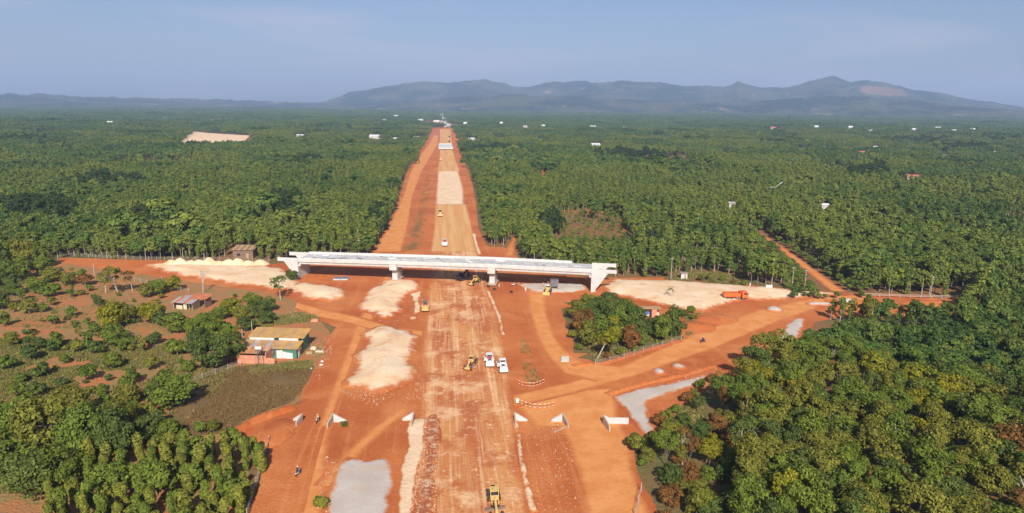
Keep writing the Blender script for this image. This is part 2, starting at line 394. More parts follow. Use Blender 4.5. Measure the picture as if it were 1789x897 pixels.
leafmat('leaf_row', [(.05, (0.090, 0.138, 0.034)), (.35, (0.143, 0.191, 0.040)), (.6, (0.212, 0.244, 0.047)), (.95, (0.133, 0.175, 0.038))], .65)
leafmat('leaf_vine', [(0, (.185, .205, .038)), (.5, (.24, .245, .042)), (1, (.16, .185, .034))], .4)

# ================================================================== the setting
def make_ground():
    rad = np.concatenate([np.geomspace(8, 900, 70), np.geomspace(930, 42000, 90)]); na = 420
    V = [(0, 0, 0)]
    th = np.concatenate([np.linspace(-.80, .80, 300), np.linspace(.84, 2*math.pi-.84, 120)])
    for r in rad:
        x = r*np.sin(th); y = r*np.cos(th); V += list(zip(x, y, terrain(x, y)))
    F3 = [(0, 1+(i+1) % na, 1+i) for i in range(na)]
    F = []
    for j in range(len(rad)-1):
        a = 1+j*na; b = a+na
        for i in range(na): k = (i+1) % na; F.append((a+i, a+k, b+k, b+i))
    me = bpy.data.meshes.new('ground'); me.from_pydata(V, [], F3+F); bm = bmesh.new(); bm.from_mesh(me); bmesh.ops.recalc_face_normals(bm, faces=bm.faces)
    if sum(f.normal.z for f in bm.faces) < 0: bmesh.ops.reverse_faces(bm, faces=bm.faces)
    bm.to_mesh(me); bm.free(); smooth(me)
    tag(link('ground', me, 'soil'), 'dark soil of the wooded plain reaching the horizon', kind='structure')
make_ground()
# ---- field on the left
FIELD = [(-250, 470), (60, 455), (240, 470), (420, 490), (520, 520), (560, 560), (590, 600), (545, 690), (500, 715), (420, 740), (395, 757), (440, 790), (430, 960), (-250, 960)]
area('field_ground', G2(FIELD), 'field', .02, 5., .8, seed=21, label='rough field of red soil and dry grass')
area('pasture_ground', G2([(300, 690), (360, 655), (430, 640), (545, 640), (535, 675), (515, 700), (440, 727), (395, 757), (330, 765), (285, 730)]), 'pasture', .035, 3., 1.2, seed=22, label='dry brown pasture below the farmhouse')
# ---- red earth of the works
ISLAND = [(985, 545), (1000, 528), (1040, 520), (1100, 535), (1170, 560), (1192, 585), (1185, 596), (1120, 612), (1045, 637), (1020, 632), (1003, 600), (992, 565)]
WORKS = [(425, 960), (437, 897), (462, 820), (472, 778), (460, 768), (398, 760), (440, 730), (520, 706), (530, 690), (545, 650), (566, 622), (566, 596), (590, 572), (548, 556), (520, 528), (470, 512), (380, 500), (300, 488), (230, 478), (150, 466), (100, 458), (105, 450), (250, 455), (400, 456), (480, 462), (560, 450), (640, 448), (655, 437), (760, 432), (880, 432), (900, 440), (905, 452), (960, 478), (1040, 486),
         (1150, 485), (1260, 494), (1400, 506), (1500, 513), (1600, 517), (1690, 521), (1708, 535), (1680, 556), (1560, 556), (1480, 552), (1420, 565), (1395, 615), (1330, 628), (1250, 665), (1185, 715), (1140, 765), (1110, 790), (1100, 820), (1128, 860), (1150, 897), (1165, 960)]
area('red_earth_ground', G2(WORKS), 'earth', .05, 4., .9, seed=3, estep=1.6, holes=[np.array(G2(ISLAND))], label='red laterite earth of the road works')
# red corridor beyond the overpass up to the horizon (one ribbon)
strip('red_earth_corridor', [(645, 447), (672, 405), (690, 370), (702, 330), (712, 300), (730, 270), (742, 250), (748, 240), (758, 222), (762, 205), (766, 192)],
      [(905, 447), (850, 430), (836, 400), (832, 360), (826, 325), (818, 300), (806, 270), (800, 250), (796, 236), (788, 215), (782, 203), (778, 192)], 'earth', .06, 20, 8)
# dirt tracks ---------------------------------------------------------
strip('dirt_road', [(495, 960), (512, 897), (530, 820), (548, 750), (575, 680), (600, 620), (612, 585), (622, 560), (640, 530), (655, 505), (670, 480)],
      [(560, 960), (572, 897), (575, 820), (582, 750), (605, 680), (630, 620), (642, 585), (655, 560), (668, 530), (680, 505), (690, 480)], 'ochre', .085, 10, 5)
strip('diagonal_track', [(545, 850), (610, 780), (650, 745), (700, 712)], [(590, 850), (640, 790), (675, 755), (715, 722)], 'ochre', .095, 8, 3)
strip('crossing_track', [(520, 528), (560, 540), (620, 552), (690, 572), (760, 580)], [(515, 540), (555, 555), (615, 568), (690, 588), (760, 594)], 'ochre', .10, 8, 4)
strip('frontage_road', [(652, 440), (680, 390), (702, 345), (716, 300), (738, 266), (750, 252), (758, 236)], [(704, 440), (716, 390), (722, 345), (738, 300), (756, 268), (764, 254), (766, 238)], 'ochre', .095, 10, 8)
strip('access_track', [(893, 690), (990, 668), (1090, 636), (1220, 580), (1320, 542), (1420, 520), (1510, 514)], [(893, 715), (1000, 690), (1110, 660), (1250, 610), (1370, 560), (1450, 533), (1530, 524)], 'ochre', .088, 10, 4)
strip('bend_track', [(918, 500), (922, 545), (932, 585), (950, 620), (985, 655), (1040, 668)], [(955, 505), (958, 545), (970, 582), (988, 610), (1022, 634), (1090, 640)], 'ochre', .094, 10, 3)
strip('service_road', [(968, 740), (985, 770), (1005, 830), (1018, 897), (1025, 960)], [(1085, 735), (1105, 770), (1112, 820), (1142, 897), (1160, 960)], 'ochre', .090, 10, 5)
strip('wheel_track', [(575, 745), (600, 672), (622, 610), (640, 570)], [(586, 745), (610, 672), (631, 610), (648, 570)], 'ochre', .098, 6, 3)
strip('wheel_track', [(520, 897), (545, 800), (562, 745)], [(531, 897), (555, 800), (570, 745)], 'ochre', .098, 6, 3)
strip('crossing_apron', [(880, 690), (930, 745)], [(1075, 680), (1090, 745)], 'ochre', .082, 10, 4)
strip('bare_lane', [(1322, 408), (1366, 440), (1410, 475), (1448, 508)], [(1331, 408), (1380, 440), (1428, 475), (1480, 511)], 'ochre', .06, 8, 6)
strip('side_lane', [(880, 447), (890, 425), (896, 415)], [(900, 447), (900, 425), (902, 415)], 'ochre', .075, 6, 6)
strip('far_lane', [(942, 322), (948, 300)], [(950, 322), (956, 300)], 'earth', .06, 6, 6)
# carriageway under construction -------------------------------------
strip('carriageway', [(690, 960), (705, 897), (722, 800), (728, 700), (735, 600), (742, 545), (746, 500), (752, 440)], [(950, 960), (930, 897), (908, 790), (898, 700), (886, 620), (872, 550), (856, 505), (838, 440)], 'carriage', .105, 26, 4, rough=.12)
strip('haul_road', [(750, 442), (757, 400), (759, 357)], [(838, 442), (827, 400), (816, 357)], 'haul', .112, 16, 8)
strip('limestone_layer', [(758, 358), (760, 330), (763, 300)], [(814, 358), (812, 330), (803, 300)], 'sand', .25, 16, 8)
strip('upper_haul_road', [(762, 303), (767, 280), (768, 262)], [(806, 303), (797, 280), (791, 262)], 'haul', .112, 14, 10)
strip('far_haul_road', [(767, 256), (768, 240), (768, 226)], [(791, 256), (789, 240), (787, 226)], 'haul', .112, 12, 20)
strip('far_slab_road', [(768, 222), (770, 212), (769, 203), (769, 196)], [(786, 222), (784, 212), (779, 203), (776, 196)], 'concrete', .3, 8, 40)
area('grass_verge', G2([(700, 440), (728, 370), (745, 300), (755, 285), (752, 330), (742, 400), (735, 440)]), 'weeds', .09, 5., 1., rough=.3, seed=31)
# pale spoil ridge along the carriageway edge
def ridge_line(name, pts, w, h, mat, seed, label=None):
    P = np.array([G(*p)[:2] for p in pts]); poly = []
    for sgn in (1, -1):
        rng = range(len(P)) if sgn == 1 else range(len(P)-1, -1, -1)
        for i in rng:
            d = P[min(i+1, len(P)-1)]-P[max(i-1, 0)]; d = d/np.linalg.norm(d); poly.append(tuple(P[i]+sgn*w/2*np.array([-d[1], d[0]])))
    return area(name, poly, mat, .11, .8, .3, h, w/2, 0, 2, seed, label=label)
ridge_line('spoil_ridge', [(932, 897), (915, 830), (906, 770), (900, 735)], 1.5, .5, 'spoil', 41)
ridge_line('spoil_ridge', [(879, 588), (872, 555), (858, 522), (852, 508)], 1.6, .5, 'spoil', 42)
ridge_line('spoil_ridge', [(838, 446), (833, 432), (828, 410)], 2., .6, 'spoil', 43)
ridge_line('earth_berm', [(1060, 690), (1130, 670), (1200, 655), (1250, 640)], 2., .7, 'earth', 44)
ridge_line('earth_berm', [(1000, 640), (1060, 635), (1120, 615), (1190, 596)], 2., .6, 'earth', 45)
ridge_line('earth_berm', [(400, 762), (450, 735), (515, 712)], 3., 1.2, 'earth', 46)
# sand and limestone spreads ------------------------------------------
SANDS = [
 ('sand_mound', [(619, 539), (634, 517), (650, 502), (668, 493), (700, 489), (722, 491), (732, 498), (740, 507), (726, 513), (714, 517), (706, 525), (703, 534), (708, 544), (692, 555), (670, 557), (640, 547)], 2.6, 7., 'pale sand mound under the left pier of the overpass'),
 ('sand_mound', [(629, 582), (655, 572), (682, 569), (722, 580), (735, 606), (727, 637), (726, 662), (702, 676), (682, 688), (650, 690), (618, 684), (600, 672), (602, 660), (620, 641), (619, 628), (629, 606)], 2.2, 8., 'large oval pale sand mound beside the left dirt road'),
 ('sand_spread', [(741, 507), (730, 524), (733, 542), (729, 560), (711, 560), (723, 549), (726, 534), (716, 515)], .6, 2., 'thin ragged tongue of sand beside the yellow roller'),
 ('sand_mound', [(500, 505), (515, 494), (545, 497), (580, 499), (612, 511), (602, 522), (575, 529), (540, 526), (512, 519)], 1.5, 5., 'low pale sand mound left of the overpass pier'),
 ('sand_spread', [(238, 463), (300, 459), (400, 463), (490, 468), (522, 484), (520, 505), (480, 507), (420, 500), (350, 490), (290, 478)], .9, 4., 'long pale sand bed along the left approach'),
 ('sand_spread', [(1056, 494), (1075, 488), (1160, 490), (1260, 496), (1340, 502), (1420, 509), (1500, 516), (1430, 521), (1370, 524), (1300, 528), (1262, 536), (1240, 546), (1200, 547), (1150, 533), (1090, 520), (1052, 514)], 1.2, 5., 'broad pale sand bed of the right approach'),
 ('sand_spread', [(716, 733), (742, 731), (745, 760), (737, 800), (726, 850), (717, 900), (710, 960), (672, 960), (690, 897), (700, 830), (710, 770)], .35, 2., 'narrow pale sand strip along the near carriageway'),
]
for i, (n, p, h, hw, lab) in enumerate(SANDS):
    thin = i in (2, 6); area(n, G2(p), 'spoil' if thin else 'sand', .13, 1.0, .9 if thin else 2.6, h*.75, hw*1.2, .12, 6., 60+i, label=lab, power=.9)
for i, x in enumerate((300, 316, 332, 350, 366, 382, 398, 416, 436, 455)):
    c = G(x, 464); area('sand_heap', [(c[0]+4.2*math.cos(a_), c[1]+3.4*math.sin(a_)) for a_ in np.linspace(0, 6.28, 13)[:-1]], 'spoil', .2, .6, .3, 2.3+.6*math.sin(i*2.1), 3.2, .1, 1.5, 80+i)
area('rubble_strip', G2([(744, 732), (768, 716), (770, 790), (762, 870), (755, 960), (708, 960), (722, 880), (738, 800)]), 'rubble', .135, .8, .9, .2, 2, .4, .9, 91)
area('rubble_strip', G2([(900, 497), (960, 496), (1020, 497), (1028, 508), (985, 514), (930, 512)]), 'gravel', .13, 1., .5, .4, 2, .3, 1.2, 92)
GRAV = [[(581, 830), (592, 812), (606, 800), (640, 806), (687, 798), (690, 850), (684, 897), (676, 960), (560, 960), (567, 880)],
        [(1066, 694), (1108, 682), (1160, 672), (1210, 660), (1252, 644), (1250, 654), (1205, 680), (1152, 695), (1132, 704), (1138, 735), (1147, 760), (1124, 762), (1100, 728)],
        [(1353, 604), (1372, 570), (1388, 556), (1410, 556), (1398, 590), (1384, 612)]]
for i, p in enumerate(GRAV): area('gravel_pad', G2(p), 'gravel', .14, 1.2, .5, .12, 2, .05, 2, 100+i)
for i, (x, y, a_, b_) in enumerate(((1152, 651, 1.9, 2.6), (1186, 642, 2.2, 2.6), (1352, 542, 3., 3.5), (1432, 533, 5., 2.2))):
    c = G(x, y); area('gravel_heap', [(c[0]+a_*math.cos(q), c[1]+b_*math.sin(q)) for q in np.linspace(0, 6.28, 11)[:-1]], 'gravel', .14, .6, .3, .8, 2., .05, 1, 110+i)
for i, (x, y, a_, b_, h) in enumerate(((1212, 572, 7, 6, 1.0), (1248, 558, 8, 6, .8), (268, 712, 4, 5, .9), (480, 758, 4, 7, .7), (1490, 528, 10, 3, .5), (1650, 532, 16, 4, .8))):
    c = G(x, y); area('earth_bank', [(c[0]+a_*math.cos(q), c[1]+b_*math.sin(q)) for q in np.linspace(0, 6.28, 13)[:-1]], 'earth', .12, .9, .6, h, min(a_, b_)*.8, .15, 1.5, 120+i)
# clearings further out
CLEAR = [('bare_clearing', [(965, 372), (1040, 366), (1085, 380), (1100, 425), (1000, 436), (950, 415)], 'weeds'), ('tilled_field', [(312, 253), (335, 230), (440, 240), (422, 253)], 'sand'),
         ('scrub_mound', [(1160, 488), (1190, 478), (1260, 478), (1305, 492), (1310, 502), (1200, 495)], 'weeds'), ('grass_patch', [(1730, 384), (1800, 378), (1840, 405), (1760, 402)], 'field')]
for i, (n, p, mt) in enumerate(CLEAR):
    o = area(n, G2(p), mt, .06, 7. if i else 4, 1., seed=140+i)
    for v in o.data.vertices: v.co.z += float(terrain(v.co.x, v.co.y))+(.6 if i == 1 else 0)
# ---- hills
def hills(name, prof, D0, D1, seed, label, gul):
    prof = np.array(prof, float); xs = np.linspace(prof[0, 0], prof[-1, 0], 620); ys = np.interp(xs, prof[:, 0], prof[:, 1])
    ys = ys-(fbm(xs/22., xs*0+seed, seed, 4)-.5)*6-(fbm(xs/6., xs*0+seed, seed+7, 3)-.5)*2.5
    rs = np.concatenate([np.linspace(0, 1, 46), np.linspace(1.06, 1.8, 10)])
    V = np.zeros((len(rs), len(xs), 3))
    for i, (x, y) in enumerate(zip(xs, ys)):
        d = ray(x, y); hd = math.hypot(d[0], d[1]); u = d[:2]/hd; top = CAMZ+d[2]/hd*D1
        for j, s in enumerate(rs):
            D = D0+(D1-D0)*s; p = u*D; V[j, i, :2] = p
            f = s**1.25 if s <= 1 else max(0., 1-(s-1)/.75)
            V[j, i, 2] = max(top, 12)*f
    n = (fbm(V[:, :, 0]/700, V[:, :, 1]/700, seed, 5)-.5); ridg = np.abs(fbm(V[:, :, 0]/480, V[:, :, 1]/900, seed+40, 4)-.5)
    env = np.sin(np.clip(rs, 0, 1)*math.pi)[:, None]
    V[:, :, 2] += env*(n*gul*2.0-ridg*gul*1.6); V[:, :, 2] -= 6
    nx = len(xs); F = [(j*nx+i, j*nx+i+1, (j+1)*nx+i+1, (j+1)*nx+i) for j in range(len(rs)-1) for i in range(nx-1)]
    me = np_mesh(name, V.reshape(-1, 3), F); smooth(me); bm = bmesh.new(); bm.from_mesh(me)
    if sum(f.normal.z for f in bm.faces) < 0: bmesh.ops.reverse_faces(bm, faces=bm.faces)
    bm.to_mesh(me); bm.free()
    tag(link(name, me, 'hill'), label, kind='structure')
m, nt = newmat('hill'); t = NT(nt)
_sd = ray(1540, 160); _sp = _sd/math.hypot(_sd[0], _sd[1])*7500+np.array([0, 0, CAMZ])   # bare red scar on the right peak
_vm = t.n('ShaderNodeMapping'); _vm.vector_type = 'TEXTURE'; _vm.inputs['Location'].default_value = tuple(_sp); _vm.inputs['Scale'].default_value = (290, 900, 60); t.l(t.P(), _vm.inputs[0]); _vl = t.n('ShaderNodeVectorMath', operation='LENGTH'); t.l(_vm.outputs[0], _vl.inputs[0]); _scar = t.mr(t.math('ADD', _vl.outputs['Value'], t.math('MULTIPLY', t.math('SUBTRACT', t.noise(.006, 5), .5), 1.2)), 1.05, .75)
c = t.mix(t.mr(t.noise(.0022, 6, .6), .42, .58), (.014, .034, .014), (.085, .085, .038))  # woodland tones, contrast raised so the colour also suggests lit and shaded folds
c = t.mix(t.mr(t.noise(.0035, 6, .65), .58, .70, 0, .9), c, (.36, .23, .15)); c = t.mix(t.math('MULTIPLY', _scar, .6), c, (.36, .19, .13)); t.out(c, .95, t.bump(t.noise(.012, 6, .7), 1., 40)); M['hill'] = m
RIDGE = [(545, 183), (575, 174), (610, 162), (660, 153), (700, 147), (740, 142), (780, 143), (815, 141), (850, 139), (890, 148), (925, 151), (970, 140), (985, 144), (1010, 140), (1040, 146), (1085, 141), (1130, 143), (1145, 142), (1200, 149), (1270, 150), (1290, 143), (1310, 150), (1370, 153), (1410, 143), (1452, 133), (1462, 134), (1487, 144), (1512, 138), (1560, 147), (1600, 156), (1660, 166), (1720, 176), (1789, 187), (1880, 197), (1990, 200)]
hills('mountain_range', RIDGE, 5600, 8200, 3, 'hazy blue green mountain range on the horizon', 120)
FOOT = [(640, 187), (700, 178), (790, 170), (870, 166), (930, 164), (990, 166), (1080, 172), (1180, 176), (1300, 178), (1400, 170), (1500, 168), (1580, 172), (1680, 184), (1800, 194), (1900, 200)]
hills('foothills', FOOT, 4700, 6000, 9, 'low foothills before the mountain range', 45)
hills('distant_ridge', [(-260, 166), (-100, 164), (0, 163), (60, 163), (120, 167), (200, 169), (330, 172), (450, 176), (560, 178), (680, 181), (760, 184)], 5200, 7600, 14, 'long low wooded ridge on the left horizon', 12)
# ---- haze
m, nt = newmat('haze'); pv = nt.nodes.new('ShaderNodeVolumePrincipled'); pv.inputs['Color'].default_value = (.47, .65, 1., 1); pv.inputs['Density'].default_value = .000112
pv.inputs['Anisotropy'].default_value = .0; om = nt.nodes.new('ShaderNodeOutputMaterial'); nt.links.new(pv.outputs[0], om.inputs['Volume']); M['haze'] = m
hz = MB().box((0, 4500, 262), (30000, 16000, 584)).build('haze', 'haze'); tag(hz, 'thin blue haze over the plain', kind='stuff')

# loose stones and clods on the works, countless
def clods():
    r = np.random.default_rng(3); V = []; F = []; T = np.array([(1, 0, -.5), (-.5, .87, -.5), (-.5, -.87, -.5), (0, 0, .8), (.6, .5, .3)]); TF = [(0, 4, 3), (0, 1, 4), (1, 3, 4), (1, 2, 3), (2, 0, 3)]
    for poly, n, s0 in (([(742, 735), (766, 720), (768, 800), (760, 897), (715, 897), (732, 800)], 900, .16), ([(620, 540), (700, 560), (740, 510), (735, 560), (690, 570), (630, 555)], 160, .16), ([(600, 675), (720, 690), (735, 640), (745, 700), (650, 712), (595, 690)], 200, .16), ([(900, 496), (1020, 497), (1026, 509), (930, 513)], 500, .25), ([(930, 700), (1000, 760), (1010, 897), (935, 897)], 160, .14), ([(545, 690), (560, 610), (590, 580), (575, 640)], 60, .16), ([(560, 800), (590, 800), (585, 897), (555, 897)], 90, .14), ([(540, 600), (575, 590), (580, 620), (545, 625)], 60, .16), ([(1060, 700), (1200, 660), (1250, 645), (1260, 655), (1150, 700)], 90, .16), ([(495, 540), (560, 545), (560, 562), (500, 560)], 50, .18)):
        P = np.array(G2(poly)); Q = r.uniform(P.min(0), P.max(0), (n*3, 2)); Q = Q[inpoly(Q, P)][:n]
        for q in Q:
            s = s0*r.uniform(.5, 1.6); a = r.uniform(0, 6.28); R_ = np.array([[math.cos(a), -math.sin(a), 0], [math.sin(a), math.cos(a), 0], [0, 0, 1]]); k = len(V)*5
            V.append((T*r.uniform(.6, 1.3, T.shape)*s) @ R_.T+np.array([q[0], q[1], .22+s*.3])); F += [(k+i, k+j, k+l) for i, j, l in TF]
    me = np_mesh('loose_stones', np.concatenate(V), F); tag(link('loose_stones', me, 'stone'), 'pale stones and clods scattered over the works', kind='stuff')
plain('stone', (.58, .34, .20), .9, 0, .4, .8, 0, (.40, .17, .09)); clods()

# ================================================================== overpass under construction
def bridge():
    A = G(522, 488)[:2]; B = G(1032, 511)[:2]; ax = (B-A); L = np.linalg.norm(ax); ax /= L; rz = math.atan2(ax[1], ax[0])
    o = thing('overpass_bridge', 'unfinished white concrete overpass crossing above the red carriageway', 'bridge', (A[0], A[1], 0), rz)
    def at(px):                                         # where the pixel column meets the bridge line
        d = ray(px, 490); d = d[:2]; M_ = np.array([[d[0], -ax[0]], [d[1], -ax[1]]]); return np.linalg.solve(M_, A)[1]
    u1, u2 = at(687), at(858); Wd = 10.5; zs, zt = 6.15, 7.4
    # local axes: x along the bridge, y across (away from the camera), z up; the near face is y = 0
    zoff = lambda q: np.interp(q, [0, u1, u2, L], [-.4, 0, .3, -.05])      # slight crest of the deck
    def wing(u, sgn, y):
        ex = 8.8 if sgn > 0 else 8.0; tp = 6.0 if sgn > 0 else 5.6
        ab = o
        MB().prism([(u, -.6), (u, zt), (u+sgn*tp, zt), (u+sgn*tp*.55, 3.4), (u+sgn*.5, -.6)], 'y', y, y+.5).build('wing_wall', 'concrete', ab)
        MB().box((u+sgn*ex/2, y+.2, zt+.42), (ex, .42, 1.35)).build('wing_parapet', 'concrete', ab, bevel=.04)
    for u, sgn in ((0, -1), (L, 1)):
        box('abutment_wall', 'concrete', (u+sgn*.9, Wd/2, zs/2), (1.6, Wd-1.2, zs), o)
        box('abutment_cap', 'concrete', (u+sgn*.6, Wd/2, zs-.45), (2.6, Wd-1.1, .9), o, .04)
        for y in (.0, Wd-.5): wing(u, sgn, y)
    for u in (u1, u2):
        box('pier_cap', 'concrete', (u, Wd/2, 6.0), (2.7, Wd+.3, 2.1), o, .08)
        cl = MB().box((u, Wd/2, (zs-1.4)/2-.1), (2.0, 6.6, zs-1.2)).build('pier_column', 'concrete', o, None, .15)
        box('pier_footing', 'old_concrete', (u, Wd/2, .45+.6*(u/L)), (3.4, 8.2, .5), o)
    spans = [(0, u1), (u1, u2), (u2, L)]
    for a, b in spans:
        for k in range(5):
            y = .55+k*(Wd-1.1-1.2)/4+.3
            MB().prism([(y-.3, zs), (y+.9, zs), (y+1.05, zt-.25), (y+1.15, zt), (y-.55, zt), (y-.45, zt-.25)], 'x', a+.25+(1.2 if a else 0), b-.25-(1.2 if b < L else 0)).build('girder', 'concrete', o)
    for a, b in spans: MB().box(((a+b)/2, Wd/2, zt+.32), (b-a-.02, Wd-.2, .5)).build('deck_slab', 'deck_concrete', o)
    n = 15
    for s_, y in (('near', -.02), ('far', Wd-.38)):
        for k in range(n):
            if s_ == 'far' and k == n-1: continue
            tp = 1.15 if s_ == 'near' else 1.45
            a = k*L/n; MB().prism([(y, zt-.25), (y+.4, zt-.25), (y+.4, zt+.7), (y+.3, zt+.8), (y+.28, zt+tp), (y+.06, zt+tp), (y, zt+.8)], 'x', a+.03, a+L/n-.03).build('parapet_segment', 'concrete', o)
    r = random.Random(4)
    for k in range(34):                                 # formwork and sheets lying on the deck
        u = r.uniform(2, L-2); y = r.uniform(1., Wd-1.4); ln = r.uniform(.8, 3.6)
        p = MB().box((0, 0, 0), (ln, r.uniform(.5, 1.3), r.uniform(.06, .3))).build('formwork_board', r.choice(['white_paint', 'concrete', 'grey_metal', 'pale_wood', 'wall_white']))
        v = ax*u+np.array([-ax[1], ax[0]])*y+A; p.location = (v[0], v[1], zt+.62+float(zoff(u))); p.rotation_euler = (0, 0, rz+r.uniform(-.25, .25))
        tag(p, 'loose pale formwork board lying on the overpass deck', 'board', 'formwork boards on the deck')
    for ch in o.children:
        for v in ch.data.vertices:
            if v.co.z > 4.6: v.co.z += float(zoff(v.co.x))
    return o, A, ax, L
BR_, BA, BAX, BL = bridge()

# ================================================================== vehicles (local: +x forward)
def wheel(parent, x, y, r, w, rim='yellow_paint', name='wheel'):
    t_ = MB().tube((x, y-w/2, r), (x, y+w/2, r), r, n=16).build(name, 'rubber', parent)
    MB().tube((x, y-w/2-.03, r), (x, y+w/2+.03, r), r*.52, n=10).build('rim', rim, t_); return t_
def roller(px, py, head, label, body='white_paint', hood='grey_metal', cab='white_paint', roof='white_paint', s=1.):
    g = G(px, py); o = thing('road_roller', label, 'road roller', (g[0], g[1], .12), head, 'rollers on the road works'); o.scale = (s,)*3
    d = MB().tube((2.2, -1.05, .78), (2.2, 1.05, .78), .78, n=20).build('drum', 'steel_drum', o)
    f = MB().box((2.2, 1.2, .85), (2.2, .16, .5)).box((2.2, -1.2, .85), (2.2, .16, .5)).box((3.25, 0, .85), (.2, 2.4, .5)).box((1.15, 0, .85), (.3, 2.4, .55)).build('drum_frame', body, o, None, .04)
    for y in (-.85, .85): wheel(o, -1.35, y, .75, .55, body)
    b = MB().box((-1.5, 0, 1.25), (2.6, 1.5, .9)).box((-2.72, 0, 1.05), (.25, 2.1, .9)).box((-1.4, .72, 1.6), (2.3, .45, .5)).box((-1.4, -.72, 1.6), (2.3, .45, .5)).build('body', body, o, None, .08)
    MB().box((-1.55, 0, 1.82), (2.2, .85, .3), taper=.85).build('engine_hood', hood, o, None, .06)
    c_ = MB().box((.35, 0, 1.75), (1.25, 1.45, .9)).build('cab', cab, o, None, .06)
    MB().box((.35, 0, 2.4), (1.1, 1.3, .5)).build('window', 'glass_dark', c_)
    for x in (-.2, .92):
        for y in (-.68, .68): MB().box((x, y, 2.35), (.09, .09, .9)).build('cab_post', body, c_)
    MB().box((.35, 0, 2.86), (1.5, 1.65, .14)).build('canopy_roof', roof, o, None, .04)
    MB().box((.6, 0, .75), (1., .6, .5)).build('articulation', 'dark_metal', o)
    return o
def grader(px, py, head, label, s=1., z=.12):
    g = G(px, py); o = thing('motor_grader', label, 'motor grader', (g[0], g[1], z), head, 'motor graders on the road works'); o.scale = (s,)*3
    for x in (-1.9, -3.5):
        for y in (-1.05, 1.05): wheel(o, x, y, .68, .42)
    for y in (-1.05, 1.05): wheel(o, 3.9, y, .68, .4)
    MB().box((-2.9, 0, 1.45), (2.9, 1.25, 1.0)).box((-4.4, 0, 1.0), (.3, 1.7, .6)).build('engine_body', 'yellow_paint', o, None, .1)
    MB().box((-2.9, 0, 1.98), (2.0, .9, .1)).build('engine_grille', 'dark_metal', o)
    c_ = MB().box((-.7, 0, 1.75), (1.5, 1.5, 1.1)).build('cab', 'yellow_paint', o, None, .06)
    MB().box((-.68, 0, 2.65), (1.35, 1.38, .8), taper=.95).build('window', 'glass_dark', c_)
    MB().box((-.7, 0, 3.12), (1.75, 1.75, .16)).build('roof', 'yellow_paint', c_, None, .05)
    for x in (-1.35, -.02):
        for y in (-.72, .72): MB().box((x, y, 2.65), (.1, .1, .85)).build('cab_post', 'yellow_paint', c_)
    MB().box((1.9, 0, 1.75), (4.3, .42, .45), ry=.12).box((3.95, 0, 1.2), (.5, .5, .9)).build('main_frame', 'yellow_paint', o, None, .05)
    MB().box((3.9, 0, .72), (.35, 1.9, .3)).build('front_axle', 'yellow_paint', o, None, .04)
    MB().box((4.75, 0, .9), (.35, 1.7, .6)).build('front_plate', 'yellow_paint', o, None, .05)
    bl = MB().prism([(-.12, .12), (.1, .06), (.02, .45), (.12, .78), (-.05, .78)], 'y', -1.95, 1.95).build('blade', 'steel_drum', o); bl.location = (1.3, 0, 0); bl.rotation_euler = (0, 0, .12)
    MB().tube((1.3, 0, .95), (1.3, 0, 1.1), .8, n=18).build('blade_circle', 'dark_metal', o)
    for y in (-.55, .55): MB().tube((1.2, y, 1.1), (.9, y*1.2, 2.1), .08, n=6).build('lift_cylinder', 'yellow_paint', o)
    return o
ROADH = math.pi/2-ROADA
roller(855, 638, ROADH, 'white road roller with a dark red cab, left of the white pair', cab='red_paint', roof='roof_white')
roller(878, 648, ROADH+.03, 'all white road roller at the right of the parked pair', roof='roof_white')
roller(743, 543, ROADH+.02, 'yellow road roller with a red cab beside the sand tongue', body='yellow_paint', hood='yellow_paint', cab='red_paint', roof='grey_metal')
roller(769, 378, ROADH+math.pi, 'yellow roller working on the haul road below the white layer', body='yellow_paint', hood='yellow_paint', cab='yellow_paint', roof='dark_metal', s=1.15)
roller(777, 430, ROADH, 'pale road roller on the haul road just beyond the overpass', cab='red_paint', roof='roof_white', s=1.1)
roller(770, 281, ROADH, 'tiny far roller on the upper haul road', body='yellow_paint', cab='yellow_paint', s=1.2)
grader(864, 886, ROADH+math.pi+.02, 'yellow motor grader driving towards the viewer at the bottom edge', .9)
grader(823, 640, ROADH+math.pi-.3, 'yellow motor grader parked left of the two white rollers', .8)
grader(830, 496, ROADH+math.pi-.45, 'yellow motor grader in the shadow under the overpass', .9)
def dark_machine(px, py, head):
    g = G(px, py); o = thing('excavator', 'dark tracked excavator in the shade beneath the overpass', 'excavator', (g[0], g[1], .12), head)
    for y in (-.95, .95): MB().prism([(-1.6, .1), (1.6, .1), (1.9, .45), (1.6, .85), (-1.6, .85), (-1.9, .45)], 'y', y-.3, y+.3).build('track', 'rubber', o)
    MB().box((-.3, 0, 1.5), (2.7, 2.3, 1.0)).build('house', 'dark_metal', o, None, .1)
    c_ = MB().box((.6, .65, 2.3), (1.2, .9, 1.1)).build('cab', 'dark_metal', o, None, .05); MB().box((.6, .65, 2.35), (1.24, .94, .6)).build('window', 'glass_dark', c_)
    MB().box((2.1, -.1, 2.7), (3.2, .4, .5), ry=-.75).build('boom', 'dark_metal', o); MB().box((3.9, -.1, 2.7), (.35, .35, 2.4), ry=-.35).build('stick', 'dark_metal', o)
    MB().prism([(3.6, .9), (4.6, 1.0), (4.7, 1.7), (3.9, 1.7)], 'y', -.6, .4).build('bucket', 'dark_metal', o)
dark_machine(805, 491, .9)
